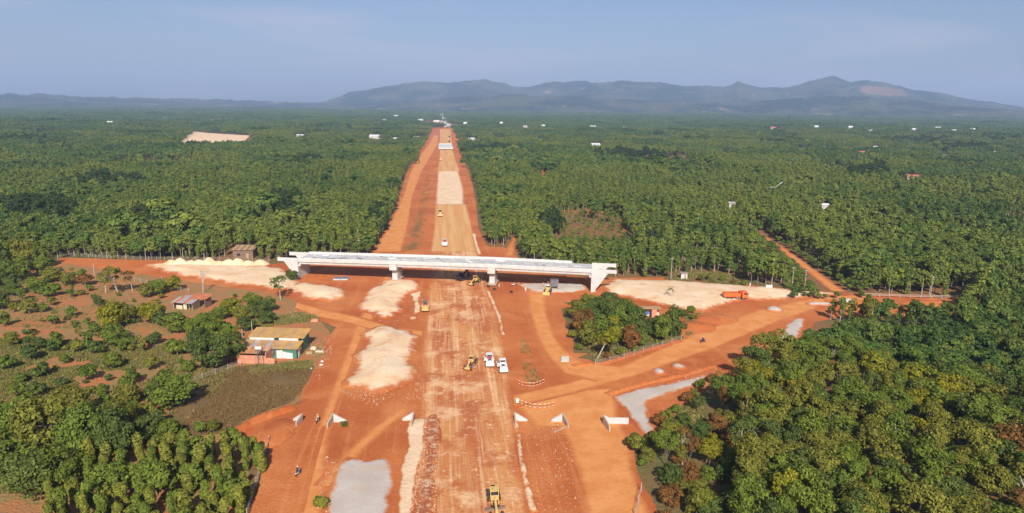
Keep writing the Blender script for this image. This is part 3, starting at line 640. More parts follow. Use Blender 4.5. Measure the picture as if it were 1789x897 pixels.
def loader(px, py, head):
    g = G(px, py); o = thing('wheel_loader', 'yellow wheel loader with lowered bucket under the right span', 'loader', (g[0], g[1], .12), head)
    for x in (-1.2, 1.2):
        for y in (-.95, .95): wheel(o, x, y, .72, .5, 'grey_metal')
    MB().box((-1.2, 0, 1.35), (2.2, 1.4, .9)).box((.9, 0, 1.1), (1.4, .9, .7)).build('body', 'yellow_paint', o, None, .08)
    c_ = MB().box((0, 0, 1.9), (1.2, 1.3, .8)).build('cab', 'yellow_paint', o, None, .05); MB().box((0, 0, 2.5), (1.1, 1.2, .6)).build('window', 'glass_dark', c_); MB().box((0, 0, 2.88), (1.4, 1.45, .14)).build('roof', 'white_paint', c_)
    for y in (-.45, .45): MB().box((1.9, y, 1.1), (2.2, .18, .3), ry=.35).build('lift_arm', 'yellow_paint', o)
    MB().prism([(2.8, .15), (3.7, .1), (3.75, .2), (3.1, .35), (2.95, 1.1), (2.8, 1.1)], 'y', -1.25, 1.25).build('bucket', 'yellow_paint', o)
loader(957, 513, -math.pi/2-.25)
def dump_truck(px, py, head, label, s=1., paint='orange_paint', cab='orange_paint'):
    g = G(px, py); o = thing('dump_truck', label, 'dump truck', (g[0], g[1], .14), head, 'trucks on the works'); o.scale = (s,)*3
    for x in (-2.9, -1.55, 2.6):
        for y in (-.98, .98): wheel(o, x, y, .52, .42, 'grey_metal')
    MB().box((0, 0, .85), (8.0, .9, .3)).build('chassis', 'dark_metal', o)
    bd = MB().prism([(-1.05, 1.1), (1.05, 1.1), (1.22, 1.5), (1.25, 2.55), (1.12, 2.55), (1.1, 1.55), (.95, 1.3), (-.95, 1.3), (-1.1, 1.55), (-1.12, 2.55), (-1.25, 2.55), (-1.22, 1.5)], 'x', -4.2, 1.5).build('dump_body', paint, o)
    MB().box((1.45, 0, 2.05), (.15, 2.4, 1.5)).box((1.9, 0, 2.8), (1.1, 2.3, .1), ry=.1).build('headboard', paint, bd)
    MB().box((-4.2, 0, 1.85), (.12, 2.3, 1.3), ry=-.1).build('tailgate', paint, bd)
    for k in range(5): MB().box((-3.4+k*1.1, -1.25, 2.0), (.12, .1, 1.0)).box((-3.4+k*1.1, 1.25, 2.0), (.12, .1, 1.0)).build('side_rib', paint, bd)
    MB().box((-1.4, 0, 1.95), (4.9, 2.0, .9), taper=.9).build('sand_load', 'sand', bd)
    MB().box((.6, -.85, .8), (1.3, .5, .6)).build('fuel_tank', 'grey_metal', o, None, .1)
    c_ = MB().prism([(2.0, .8), (4.15, .8), (4.2, 1.75), (3.95, 2.85), (3.7, 3.0), (2.1, 3.0)], 'y', -1.2, 1.2).build('cab', cab, o, None, .06)
    MB().prism([(4.21, 1.8), (4.24, 1.8), (4.02, 2.72), (3.99, 2.72)], 'y', -1.0, 1.0).build('windscreen', 'glass_dark', c_)
    for y in (-1.21, 1.21): MB().box((3.1, y, 2.3), (1.0, .03, .7)).build('side_window', 'glass_dark', c_)
    MB().box((4.25, 0, 1.0), (.2, 2.4, .45)).build('bumper', cab, c_, None, .04)
    for y in (-.9, .9): MB().box((4.37, y, 1.05), (.05, .35, .2)).build('headlight', 'tape_white', c_)
    for y in (-1.35, 1.35): MB().box((4.1, y, 2.3), (.12, .12, .6)).build('mirror', 'dark_metal', c_)
dump_truck(1284, 524, .02, 'orange dump truck crossing the sand of the right approach')
dump_truck(785, 241, ROADH, 'tiny dark truck on the far haul road, upper of two', 1., 'dark_metal', 'dark_metal')
dump_truck(785, 249, ROADH, 'tiny dark truck on the far haul road, lower of two', 1., 'dark_metal', 'dark_metal')
dump_truck(798, 247, .3, 'small orange truck on the red verge of the far road', 1.1)

# ------------------------------------------------------------------ people and motorbikes
def skin_body(name, joints, edges, mat, parent):
    me = bpy.data.meshes.new(name); me.from_pydata([j[:3] for j in joints], edges, []); o = link(name, me, mat, parent)
    o.modifiers.new('skin', 'SKIN'); sv = me.skin_vertices[0].data
    for v, j in zip(sv, joints): v.radius = (j[3], j[3] if len(j) < 5 else j[4])
    sv[0].use_root = True
    o.modifiers.new('sub', 'SUBSURF').levels = 1; o.modifiers['sub'].render_levels = 1; return o
def head_parts(o, x, z, hat, hair='cloth_dark'):
    bm = bmesh.new(); bmesh.ops.create_uvsphere(bm, u_segments=12, v_segments=8, radius=.125)
    for v in bm.verts: v.co.z = v.co.z*.55+.06 if v.co.z < 0 else v.co.z+.06
    me = bpy.data.meshes.new('helmet'); bm.to_mesh(me); bm.free(); smooth(me); link('helmet', me, hat, o, (x, 0, z))
def person_stand(px, py, rz, label, shirt='cloth_tan', hat='helmet_white'):
    g = G(px, py); o = thing('person', label, 'person', (g[0], g[1], .13), rz, 'people on the works')
    J = [(0, 0, .95, .15), (0, 0, 1.2, .16, .13), (0, 0, 1.42, .17, .12), (0, 0, 1.52, .06), (.01, 0, 1.62, .09), (.01, 0, 1.72, .09), (0, .19, 1.4, .07), (.02, .26, 1.12, .05), (.1, .26, .88, .04), (.13, .26, .78, .045), (0, -.19, 1.4, .07), (.02, -.26, 1.12, .05), (.1, -.26, .88, .04), (.13, -.26, .78, .045),
         (0, .1, .85, .11), (.02, .11, .48, .075), (0, .12, .08, .05), (.14, .12, .04, .04), (0, -.1, .85, .11), (.04, -.11, .48, .075), (.02, -.12, .08, .05), (.16, -.12, .04, .04)]
    E = [(0, 1), (1, 2), (2, 3), (3, 4), (4, 5), (2, 6), (6, 7), (7, 8), (8, 9), (2, 10), (10, 11), (11, 12), (12, 13), (0, 14), (14, 15), (15, 16), (16, 17), (0, 18), (18, 19), (19, 20), (20, 21)]
    skin_body('body', J, E, shirt, o); head_parts(o, .01, 1.68, hat); return o
def motorbike(px, py, rz, label, paint, rider=None, hat=None, rlabel=None):
    g = G(px, py); o = thing('motorbike', label, 'motorbike', (g[0], g[1], .13), rz, 'motorbikes on the works')
    for x in (-.62, .62):
        w = MB().tube((x, -.05, .29), (x, .05, .29), .29, n=16).build('wheel', 'rubber', o); MB().tube((x, -.055, .29), (x, .055, .29), .18, n=10).build('rim', 'grey_metal', w)
    MB().prism([(-.75, .55), (-.2, .38), (.15, .3), (.35, .45), (.42, .95), (.3, .98), (.15, .6), (-.2, .68), (-.75, .75)], 'y', -.13, .13).build('fairing', paint, o, None, .03)
    MB().box((-.32, 0, .76), (.75, .26, .1)).build('seat', 'dark_metal', o, None, .03)
    MB().tube((.62, 0, .3), (.38, 0, 1.0), .04, n=6).build('fork', 'grey_metal', o); MB().tube((.33, -.32, 1.02), (.33, .32, 1.02), .025, n=6).build('handlebar', 'dark_metal', o)
    MB().box((.5, 0, .86), (.14, .2, .16)).build('headlamp', 'tape_white', o, None, .03); MB().box((-.05, 0, .35), (.4, .24, .25)).build('engine', 'grey_metal', o)
    if rider:
        p = thing('person', rlabel, 'person', (g[0], g[1], .13), rz, 'motorbike riders')
        J = [(-.25, 0, .9, .16), (-.22, 0, 1.12, .16, .13), (-.14, 0, 1.34, .17, .12), (-.1, 0, 1.45, .06), (-.07, 0, 1.55, .09), (-.06, 0, 1.64, .09), (-.12, .2, 1.31, .07), (.08, .27, 1.1, .05), (.3, .27, 1.05, .04), (.36, .27, 1.04, .045), (-.12, -.2, 1.31, .07), (.08, -.27, 1.1, .05), (.3, -.27, 1.05, .04), (.36, -.27, 1.04, .045),
             (-.2, .13, .87, .11), (.2, .2, .78, .08), (.08, .2, .35, .05), (.22, .2, .3, .04), (-.2, -.13, .87, .11), (.2, -.2, .78, .08), (.08, -.2, .35, .05), (.22, -.2, .3, .04)]
        E = [(0, 1), (1, 2), (2, 3), (3, 4), (4, 5), (2, 6), (6, 7), (7, 8), (8, 9), (2, 10), (10, 11), (11, 12), (12, 13), (0, 14), (14, 15), (15, 16), (16, 17), (0, 18), (18, 19), (19, 20), (20, 21)]
        skin_body('body', J, E, rider, p); head_parts(p, -.06, 1.6, hat)
motorbike(521, 831, math.pi/2-.2, 'motorbike with white tail on the dirt road at lower left', 'white_paint', 'cloth_dark', 'helmet_white', 'dark clothed rider on the lower left motorbike')
motorbike(555, 739, -math.pi/2-.1, 'motorbike on the dirt road between the two left wing walls', 'dark_metal', 'cloth_tan', 'helmet_white', 'tan clothed rider passing between the left wing walls')
motorbike(1228, 599, .5, 'motorbike on the diagonal access track at right', 'dark_metal', 'cloth_dark', 'helmet_white', 'dark clothed rider on the right access track')
motorbike(864, 508, .4, 'motorbike parked at the foot of the right pier', 'dark_metal')
motorbike(853, 503, 2.4, 'motorbike parked left of the right pier', 'dark_metal')
motorbike(893, 513, 2.2, 'lone dark motorbike parked right of the right pier', 'dark_metal')
motorbike(897, 500, .2, 'motorbike at the edge of the rubble under the right span', 'white_paint')
person_stand(872, 505, -1.2, 'worker in tan beside the right pier', 'cloth_tan')
person_stand(918, 511, -1.8, 'worker in white at the front of the rubble', 'cloth_white')
person_stand(1310, 503, 2., 'worker in white on the far rim of the sand bed', 'cloth_white')
person_stand(949, 503, -1.2, 'worker in orange near the hopper', 'cloth_orange')

# ================================================================== culvert wing walls
def culvert(px, py, pts, back, label):
    """pts: silhouette corners (dx m, z m) of the wing face; back: run of the headwall towards the viewer (m)"""
    g = G(px, py); o = thing('culvert_wing_wall', label, 'culvert wall', (g[0], g[1], .06), 0, 'culvert wing walls')
    MB().prism(pts, 'y', -.18, .18).build('wing', 'concrete', o)
    hi = max(pts, key=lambda q: q[1]); dx, dy = back
    v = [(hi[0]-.15, -.2, 0), (hi[0]+.15, -.2, 0), (hi[0]+.15+dx, -.2+dy, 0), (hi[0]-.15+dx, -.2+dy, 0)]
    zt = [hi[1], hi[1], hi[1]*.55, hi[1]*.55]
    MB().add(v+[(a[0], a[1], z) for a, z in zip(v, zt)], [(3, 2, 1, 0), (4, 5, 6, 7), (0, 1, 5, 4), (1, 2, 6, 5), (2, 3, 7, 6), (3, 0, 4, 7)]).build('head_wall', 'old_concrete', o)
culvert(521, 736, [(-1.0, 0), (.8, 0), (.95, 1.75), (-1.0, .5)], (-.5, -2.6), 'small white wing wall at the left edge of the dirt road')
culvert(594, 738, [(-1.4, 0), (1.4, 0), (1.4, .35), (-1.4, 1.9)], (-.4, -2.8), 'white triangular wing wall right of the dirt road')
culvert(714, 735, [(-1.3, 0), (1.1, 0), (1.1, 1.9), (-1.3, .45)], (0, -3.2), 'white triangular wing wall left of the carriageway sand strip')
culvert(909, 736, [(-1.2, 0), (1.5, 0), (1.5, .3), (-1.2, 1.95)], (.25, -3.4), 'white triangular wing wall at the right edge of the carriageway')
culvert(974, 737, [(-1.3, 0), (1.1, 0), (1.1, 1.9), (-1.3, .4)], (.9, -3.0), 'white triangular wing wall left of the service road')
culvert(1076, 741, [(-2.6, 0), (2.6, 0), (2.6, 1.35), (-1.5, 1.35), (-2.7, 2.0)], (.9, -3.4), 'widest white wing wall right of the service road')
# low concrete kerb beside the right hand culvert
k0, k1 = G(992, 746), G(968, 757); MB().tube((k0[0], k0[1], .2), (k1[0], k1[1], .2), .16, n=6).build('concrete_kerb', 'old_concrete'); tag(bpy.data.objects['concrete_kerb'], 'short concrete kerb running out from the culvert by the service road', 'kerb')
# striped barriers
def barrier(pts, label, h=1.0):
    P = [G(*p) for p in pts]; o = thing('safety_barrier', label, 'barrier', (P[0][0], P[0][1], .1), 0, 'striped tape barriers'); o0 = P[0]
    fine = []
    for i in range(len(P)-1):
        for j in range(5): fine.append(P[i]+(P[i+1]-P[i])*j/5)
    fine.append(P[-1])
    for i, p in enumerate(P): MB().tube((p[0]-o0[0], p[1]-o0[1], 0), (p[0]-o0[0], p[1]-o0[1], h+.1), .05, n=6).build('post', 'tape_red', o)
    for z in (.25, h):
        for i in range(len(fine)-1):
            a, b = fine[i]-o0, fine[i+1]-o0; MB().tube((a[0], a[1], z), (b[0], b[1], z), .065, n=5).build('rail', 'tape_white' if (i+int(z*4)) % 3 == 0 else 'tape_red', o)
barrier([(903, 671), (912, 675), (922, 677), (933, 677), (943, 674), (951, 670)], 'red and white striped tape barrier at the end of the weedy strip')
barrier([(906, 706), (918, 711), (930, 714), (945, 715), (958, 714), (970, 710)], 'red and white striped tape barrier above the carriageway culvert')
g = G(904, 708); o = thing('warning_board', 'white warning board on thin legs at the left end of the lower barrier', 'sign', (g[0], g[1], .1))
MB().box((0, 0, 1.15), (.7, .06, .6)).build('upper_board', 'white_paint', o); MB().box((-.05, .03, .62), (.6, .06, .35)).build('lower_board', 'white_paint', o)
for x in (-.3, .25): MB().tube((x, .06, 0), (x, .06, 1.3), .03, n=6).build('leg', 'dark_metal', o)
g = G(987, 630); o = thing('slab_stack', 'stack of pale concrete slabs on timber left of the tree island', 'slabs', (g[0], g[1], .06))
for k in range(3): MB().box((.1*k-.1, k*1.0-1, .25+.12*k), (2.0, .8, .35)).build('slab', 'pale_wood' if k == 2 else 'concrete', o)
# stock under the bridge
for i, (x, y) in enumerate(((590, 489), (603, 489))):
    g = G(x, y); o = thing('form_panel_pallet', ('left' if i == 0 else 'right')+' pallet of blue grey steel form panels beneath the overpass', 'pallet', (g[0], g[1], .15))
    MB().box((0, 0, .3), (2.6, 3.2, .5)).build('pallet_base', 'concrete', o); MB().box((0, 0, .62), (2.3, 2.9, .12)).build('panel', 'panel_grey', o)
g = G(968, 507); o = thing('hopper', 'grey concrete hopper on a tall steel frame under the right span', 'hopper', (g[0], g[1], .13))
MB().box((0, 0, 2.6), (2.6, 2.2, 2.4), taper=1.15).build('bin', 'grey_metal', o)
for x in (-1.2, 1.2):
    for y in (-1, 1): MB().box((x, y, 1.2), (.16, .16, 2.4)).build('leg', 'grey_metal', o)
MB().box((-2.2, -.4, 1.5), (.25, .25, 3.2)).build('ladder_post', 'tape_red', o)
g = G(1476, 535); o = thing('pickup_canopy', 'white flat roofed site shelter at the bend of the right road', 'shelter', (g[0], g[1], .1), .1)
MB().box((0, 0, 1.9), (4.6, 2.6, .25)).build('roof', 'roof_white', o)
for x in (-2, 2):
    for y in (-1.1, 1.1): MB().box((x, y, .9), (.12, .12, 1.8)).build('post', 'grey_metal', o)
# white rail along the right road
def rail(pts, label, mat='white_post', h=1.1, name='road_rail', cat='railing', step=3.2, rails=(.55, 1.05), r=.09):
    P = [G(*p) for p in pts]; o0 = P[0]; o = thing(name, label, cat, (o0[0], o0[1], .06))
    for i in range(len(P)-1):
        a, b = P[i]-o0, P[i+1]-o0; n = max(1, int(np.linalg.norm(b-a)/step))
        for j in range(n+(i == len(P)-2)):
            p = a+(b-a)*j/n; MB().tube((p[0], p[1], 0), (p[0], p[1], h), r, n=6).build('post', mat, o)
        for z in rails: MB().tube((a[0], a[1], z), (b[0], b[1], z), r*.8 if name == 'road_rail' else .03, n=5).build('rail', mat, o)
rail([(1500, 518), (1590, 521), (1682, 523)], 'long white rail along the far edge of the right road', r=.12)
F_ = dict(name='wire_fence', cat='fence', rails=(.5, 1.0, 1.4), h=1.7, r=.07)
rail([(432, 905), (448, 850), (460, 805), (470, 775)], 'wire fence with pale posts beside the pepper vines at lower left', **F_)
rail([(1040, 640), (1090, 628), (1140, 612), (1190, 596)], 'wire fence with pale posts along the lower rim of the tree island', **F_)
rail([(215, 735), (270, 705), (330, 672), (420, 640)], 'wire fence with thin posts across the dry field', **F_)
rail([(105, 448), (180, 452), (260, 455), (370, 456), (470, 460)], 'wire fence with stubby posts behind the left sand heaps', **F_)
rail([(235, 492), (290, 505), (330, 512)], 'wire fence with tall pale posts above the rusty shack', **F_)
rail([(1110, 905), (1120, 860)], 'short wire fence at the edge of the lower right wood', **F_)
# ------------------------------------------------------------------ utility poles
def pole(px, py, h, label, arm=True):
    g = G(px, py); o = thing('utility_pole', label, 'pole', (g[0], g[1], 0), 0, 'concrete poles')
    MB().tube((0, 0, 0), (0, 0, h), .13, .08, 8).build('shaft', 'white_post', o)
    if arm: MB().box((0, 0, h-.5), (1.4, .12, .12)).build('crossarm', 'white_post', o)
for a in ((1172, 490, 9, 'tall concrete pole behind the sand bed near the small palm'), (1383, 508, 9, 'concrete pole at the rim of the sand bed before the plantation'), (1405, 508, 8, 'concrete pole at the mouth of the bare lane'), (1625, 520, 8, 'leaning pale pole behind the white rail'), (255, 455, 7, 'pale pole behind the left sand bed'), (165, 482, 5, 'short pale post on the red bank at left'),
          (320, 452, 6, 'thin pole on the left behind the fence'), (55, 446, 7, 'pale pole at the far left tree line'), (284, 504, 4.5, 'pale post above the rusty shack'), (441, 585, 4, 'pale post at the back of the yellow roofed house'), (424, 597, 3.5, 'short post left of the yellow roofed house'), (627, 446, 7, 'red marker pole behind the overpass deck')):
    pole(*a, arm=a[2] > 6.5)

# ================================================================== houses
def planks(o, name, mat, x0, x1, n, yz, thick=.05):
    """a lean sheet roof: n corrugated sheets side by side between (y0,z0) and (y1,z1)"""
    (y0, z0), (y1, z1) = yz; w = (x1-x0)/n
    for k in range(n):
        a = x0+k*w; dz = .02*(k % 2); mts = mat if isinstance(mat, str) else mat[k % len(mat)]
        MB().add([(a, y0, z0+dz), (a+w+.02, y0, z0+dz), (a+w+.02, y1, z1+dz), (a, y1, z1+dz), (a, y0, z0+dz+thick), (a+w+.02, y0, z0+dz+thick), (a+w+.02, y1, z1+dz+thick), (a, y1, z1+dz+thick)],
                 [(3, 2, 1, 0), (4, 5, 6, 7), (0, 1, 5, 4), (1, 2, 6, 5), (2, 3, 7, 6), (3, 0, 4, 7)]).build(name, mts, o)
g = G(519, 627); H = thing('farmhouse', 'green walled house with a two tier yellow tan sheet roof', 'house', (g[0], g[1], .03), R(-3))
x0, x1 = -14.2, 0.
MB().prism([(0, 0), (9.5, 0), (9.5, 4.5), (4.2, 3.7), (4.0, 3.2), (0, 2.6)], 'x', -.15, 0).build('side_wall', 'wall_green', H)
MB().box((-3.6, .08, 1.3), (7.2, .16, 2.6)).build('front_wall', 'wall_green', H); MB().box((-7.1, 9.4, 2.2), (14, .16, 4.4)).build('back_wall', 'wall_green', H)
MB().prism([(0, 0), (9.5, 0), (9.5, 4.5), (4.2, 3.7), (4.0, 3.2), (0, 2.6)], 'x', x0, x0+.15).build('side_wall', 'wall_pink', H)
planks(H, 'lower_roof_sheet', ['roof_tan', 'roof_tan', 'roof_tin'], -14.8, -7.4, 6, ((-.7, 2.5), (4.3, 3.35))); planks(H, 'lower_roof_sheet', ['roof_tan', 'roof_tan', 'roof_ochre'], -7.4, .4, 6, ((-.5, 2.62), (4.3, 3.35)))
planks(H, 'upper_roof_sheet', ['roof_ochre', 'roof_ochre', 'roof_tan', 'roof_ochre'], -14.6, .6, 14, ((4.0, 4.05), (9.9, 4.85)))
MB().box((-10.8, 4.15, 3.72), (6.6, .12, .62)).build('clerestory_panel', 'wall_white', H); MB().box((-3.6, 4.15, 3.72), (5.2, .12, .62)).build('clerestory_panel', 'wall_white', H); MB().box((-6.9, 4.2, 3.72), (1.0, .1, .6)).build('vent_opening', 'glass_dark', H)
w_ = MB().box((-6.5, -.02, 1.4), (2.1, .1, 1.6)).build('window', 'glass_dark', H)
for k in range(6): MB().box((-7.4+k*.36, -.1, 1.35), (.08, .06, 1.7)).build('bar', 'white_post', w_)
for k, (x, h_) in enumerate(((-4.9, 2.1), (-4.1, 2.2), (-3.2, 1.8), (-2.3, 1.6), (-1.5, 1.5))): MB().box((x, -.12-.02*(k % 2), h_/2), (.85, .06, h_), rx=-.05).build('sheet_panel', 'wall_white' if k != 3 else 'roof_white', H)
d_ = MB().box((.05, 3.4, 1.3), (.08, 2.6, 2.2)).build('doorway', 'glass_dark', H); MB().box((.1, 1.4, 1.2), (.06, 1.2, 2.2)).build('door_sheet', 'white_paint', H)
g2 = G(440, 636); H2 = thing('brick_annex', 'roofless pink brick annex left of the yellow roofed house', 'shed', (g2[0], g2[1], .03), R(-3))
MB().box((0, .1, 1.1), (7.4, .2, 2.2)).build('front_wall', 'wall_pink', H2); MB().box((3.65, 2.1, 1.5), (.2, 3.8, 3.0)).build('side_wall', 'wall_pink', H2); MB().box((-3.6, 2.0, 1.2), (.2, 3.6, 2.4)).build('side_wall', 'wall_pink', H2)
MB().box((4.9, -.3, .9), (2.4, .2, 1.8)).build('yard_wall', 'wall_pink', H2); planks(H2, 'roof_sheet', ['roof_rust', 'roof_tan'], -3.9, 3.4, 6, ((1.0, 2.3), (4.1, 3.0)))
g2 = G(454, 640); T = thing('water_tank', 'white water tank on a spindly steel stand before the brick annex', 'water tank', (g2[0], g2[1], .03))
for x in (-.55, .55):
    for y in (-.55, .55): MB().tube((x*1.3, y*1.3, 0), (x, y, 4.2), .05, n=5).build('leg', 'grey_metal', T)
MB().box((0, 0, 4.25), (1.5, 1.5, .1)).build('platform', 'grey_metal', T); MB().tube((-.8, 0, 4.75), (.8, 0, 4.75), .45, n=14).build('tank', 'wall_white', T); MB().tube((-.3, 0, 4.1), (-.3, 0, 2.), .05, n=5).build('pipe', 'helmet_blue', T)
g2 = G(418, 632); pl = MB().tube((0, 0, .1), (2.2, .4, 1.2), .12, n=6).build('timber_beam', 'pale_wood', None, (g2[0]-1, g2[1], 0)); tag(pl, 'pale timber beam leaning at the corner of the brick annex', 'beam')
r = random.Random(9)
for i, (x, y, nm, mt, d, lab) in enumerate(((558, 616, 'timber_pile', 'pale_wood', (2.4, .7, .5), 'pale timber pile right of the green house'), (548, 611, 'sack_pile', 'wall_cream', (1.6, 1.2, .8), 'cream sack pile by the green house door'), (563, 633, 'white_sack', 'wall_white', (.9, .6, .4), 'upper white sack on the red bank'), (561, 639, 'white_sack', 'wall_white', (1.0, .6, .4), 'middle white sack on the red bank'), (544, 645, 'white_sack', 'wall_white', (.5, .5, .35), 'small white sack at the field corner'), (550, 562, 'rubble_pile', 'wall_pink', (2.4, 1.6, .8), 'pile of pink rubble behind the yellow roofed house'), (540, 619, 'log_pile', 'wood', (1.8, .9, .7), 'brown log pile by the green side wall'))):
    g2 = G(x, y); o = MB().box((0, 0, d[2]/2), d, taper=.75).build(nm, mt, None, (g2[0], g2[1], .04), .12); o.rotation_euler = (0, 0, r.uniform(-.4, .4)); tag(o, lab, nm.split('_')[-1])
# rusty shack
g = G(320, 541); S = thing('rusty_shack', 'small shack with rusty orange and pale tin roofs in the orchard', 'shack', (g[0], g[1], .03), R(-12))
MB().box((0, 3.4, 1.3), (7.2, .15, 2.6)).build('back_wall', 'wall_brown', S)
for x in (-3.5, 3.5): MB().box((x, 1.8, 1.1), (.15, 3.2, 2.2)).build('side_wall', 'wall_brown', S)
MB().box((-1.5, .3, .6), (2.2, .15, 1.2)).build('half_wall', 'wall_cream', S); MB().box((.6, .3, .9), (1.2, .15, 1.8)).build('front_wall', 'wall_cream', S)
for x in (-3.4, 2.2, 3.3): MB().box((x, .1, 1.1), (.14, .14, 2.2)).build('post', 'white_post', S)
planks(S, 'tin_roof_sheet', ['roof_tin', 'roof_rust', 'roof_tin'], -4.0, 3.6, 7, ((-.5, 2.15), (3.9, 2.9))); planks(S, 'rust_roof_sheet', 'roof_rust', .4, 6.4, 6, ((2.8, 2.9), (6.6, 3.7)))
MB().box((5.8, 4.6, 1.4), (.15, 3.4, 2.8)).build('side_wall', 'wall_brown', S); MB().box((-1.5, 5.2, 1.5), (3.2, 2.2, 2.8)).build('rear_room', 'roof_tin', S)
# hut behind the left end of the overpass
g = G(425, 452); S = thing('brown_hut', 'brown walled hut with a flat tan roof behind the left sand bed', 'hut', (g[0], g[1], 0), R(3))
MB().box((0, 3, 1.8), (8.4, 6, 3.6)).build('wall', 'wall_brown', S); planks(S, 'roof_sheet', ['roof_tan', 'roof_brown'], -4.7, 4.7, 8, ((-.5, 3.65), (6.6, 4.6)))
MB().box((1.8, -.04, 1.1), (1.1, .08, 2.2)).build('door', 'wood', S); MB().box((-1.8, -.04, 1.7), (1.4, .08, 1.0)).build('window', 'glass_dark', S)
# kiosk and sign on the far side of the sand, tarp shelter in the island
g = G(1195, 489); S = thing('kiosk', 'small pale grey kiosk beside the scrub mound', 'kiosk', (g[0], g[1], 0)); MB().box((0, 1, 1.2), (2.4, 2, 2.4)).build('wall', 'wall_white', S); MB().box((0, .9, 2.5), (2.9, 2.6, .15)).build('roof', 'roof_tin', S); MB().box((.4, -.02, 1.), (.8, .06, 1.9)).build('door', 'wood', S)
g = G(1343, 507); S = thing('site_sign', 'white site sign board standing on the rim of the sand bed', 'sign', (g[0], g[1], .1)); MB().box((0, 0, 1.3), (2.4, .1, 1.0)).build('board', 'wall_white', S)
for x in (-1, 1): MB().box((x, .1, .9), (.1, .1, 1.8)).build('leg', 'grey_metal', S)
g = G(1132, 556); S = thing('tarp_shelter', 'pink walled shelter with a blue tarp at the edge of the tree island', 'shelter', (g[0], g[1], 0)); MB().box((1.9, 0, 1.4), (1.6, .2, 2.8)).build('wall', 'wall_pink', S); MB().box((-.4, -.3, 1.7), (1.3, 1.3, .08), rx=.5, ry=-.3).build('tarp', 'tarp_blue', S); MB().box((.3, 1.4, 3.0), (7.5, 3.0, .12)).build('roof', 'roof_tan', S); MB().box((.3, 2.4, 1.45), (7.2, .2, 2.9)).build('back_wall', 'wall_cream', S)
g = G(1672, 556); S = thing('white_statue', 'small white statue figure on a plinth amid the right trees', 'statue', (g[0], g[1], 0)); MB().box((0, 0, 1.4), (1.4, 1.2, 2.8)).build('plinth', 'wall_white', S, None, .05)
MB().tube((0, 0, 2.8), (0, 0, 4.1), .55, .28, 10).tube((0, 0, 4.1), (0, 0, 4.6), .22, .18, 10).build('figure', 'wall_white', S)
g = G(1725, 552); S = thing('red_shed', 'small red roofed shed half hidden at the far right trees', 'shed', (g[0], g[1], 0)); MB().box((0, 1, 1.9), (2.6, 2, 3.8)).build('wall', 'wall_brown', S); MB().box((0, .9, 3.95), (3.2, 3.0, .2), rx=.2).build('roof', 'roof_red', S)
# far houses
FAR = []
def far_house(px, py, wpx, kind, label):
    g = G(px, py); d = math.hypot(g[0], g[1]); sc = d/FPX; w = max(4., wpx*sc*.8); hgt = min(10., max(3.6, w*.45)) if d < 1500 else 11.
    g[2] = float(terrain(g[0], g[1])); dp = w*.7
    o = thing('far_house', label, 'house', tuple(g), random.uniform(-.25, .25), 'houses scattered over the plain'); FAR.append((px, py, wpx, d))
    wl = 'wall_white' if kind != 'r' else 'wall_cream'; rf = {'w': 'roof_white', 'r': 'roof_red', 't': 'roof_tin'}[kind]
    MB().box((0, 0, hgt*.36), (w, dp, hgt*.72)).build('wall', wl, o)
    MB().prism([(-dp/2-.5, hgt*.70), (0, hgt), (dp/2+.5, hgt*.70)], 'x', -w/2-.5, w/2+.5).build('roof', rf, o)
    MB().box((w*.15, -dp/2-.03, hgt*.2), (w*.12, .08, hgt*.4)).build('door', 'wood', o)
    for k in (-.3, -.08, .36): MB().box((w*k, -dp/2-.03, hgt*.38), (w*.1, .08, hgt*.2)).build('window', 'glass_dark', o)
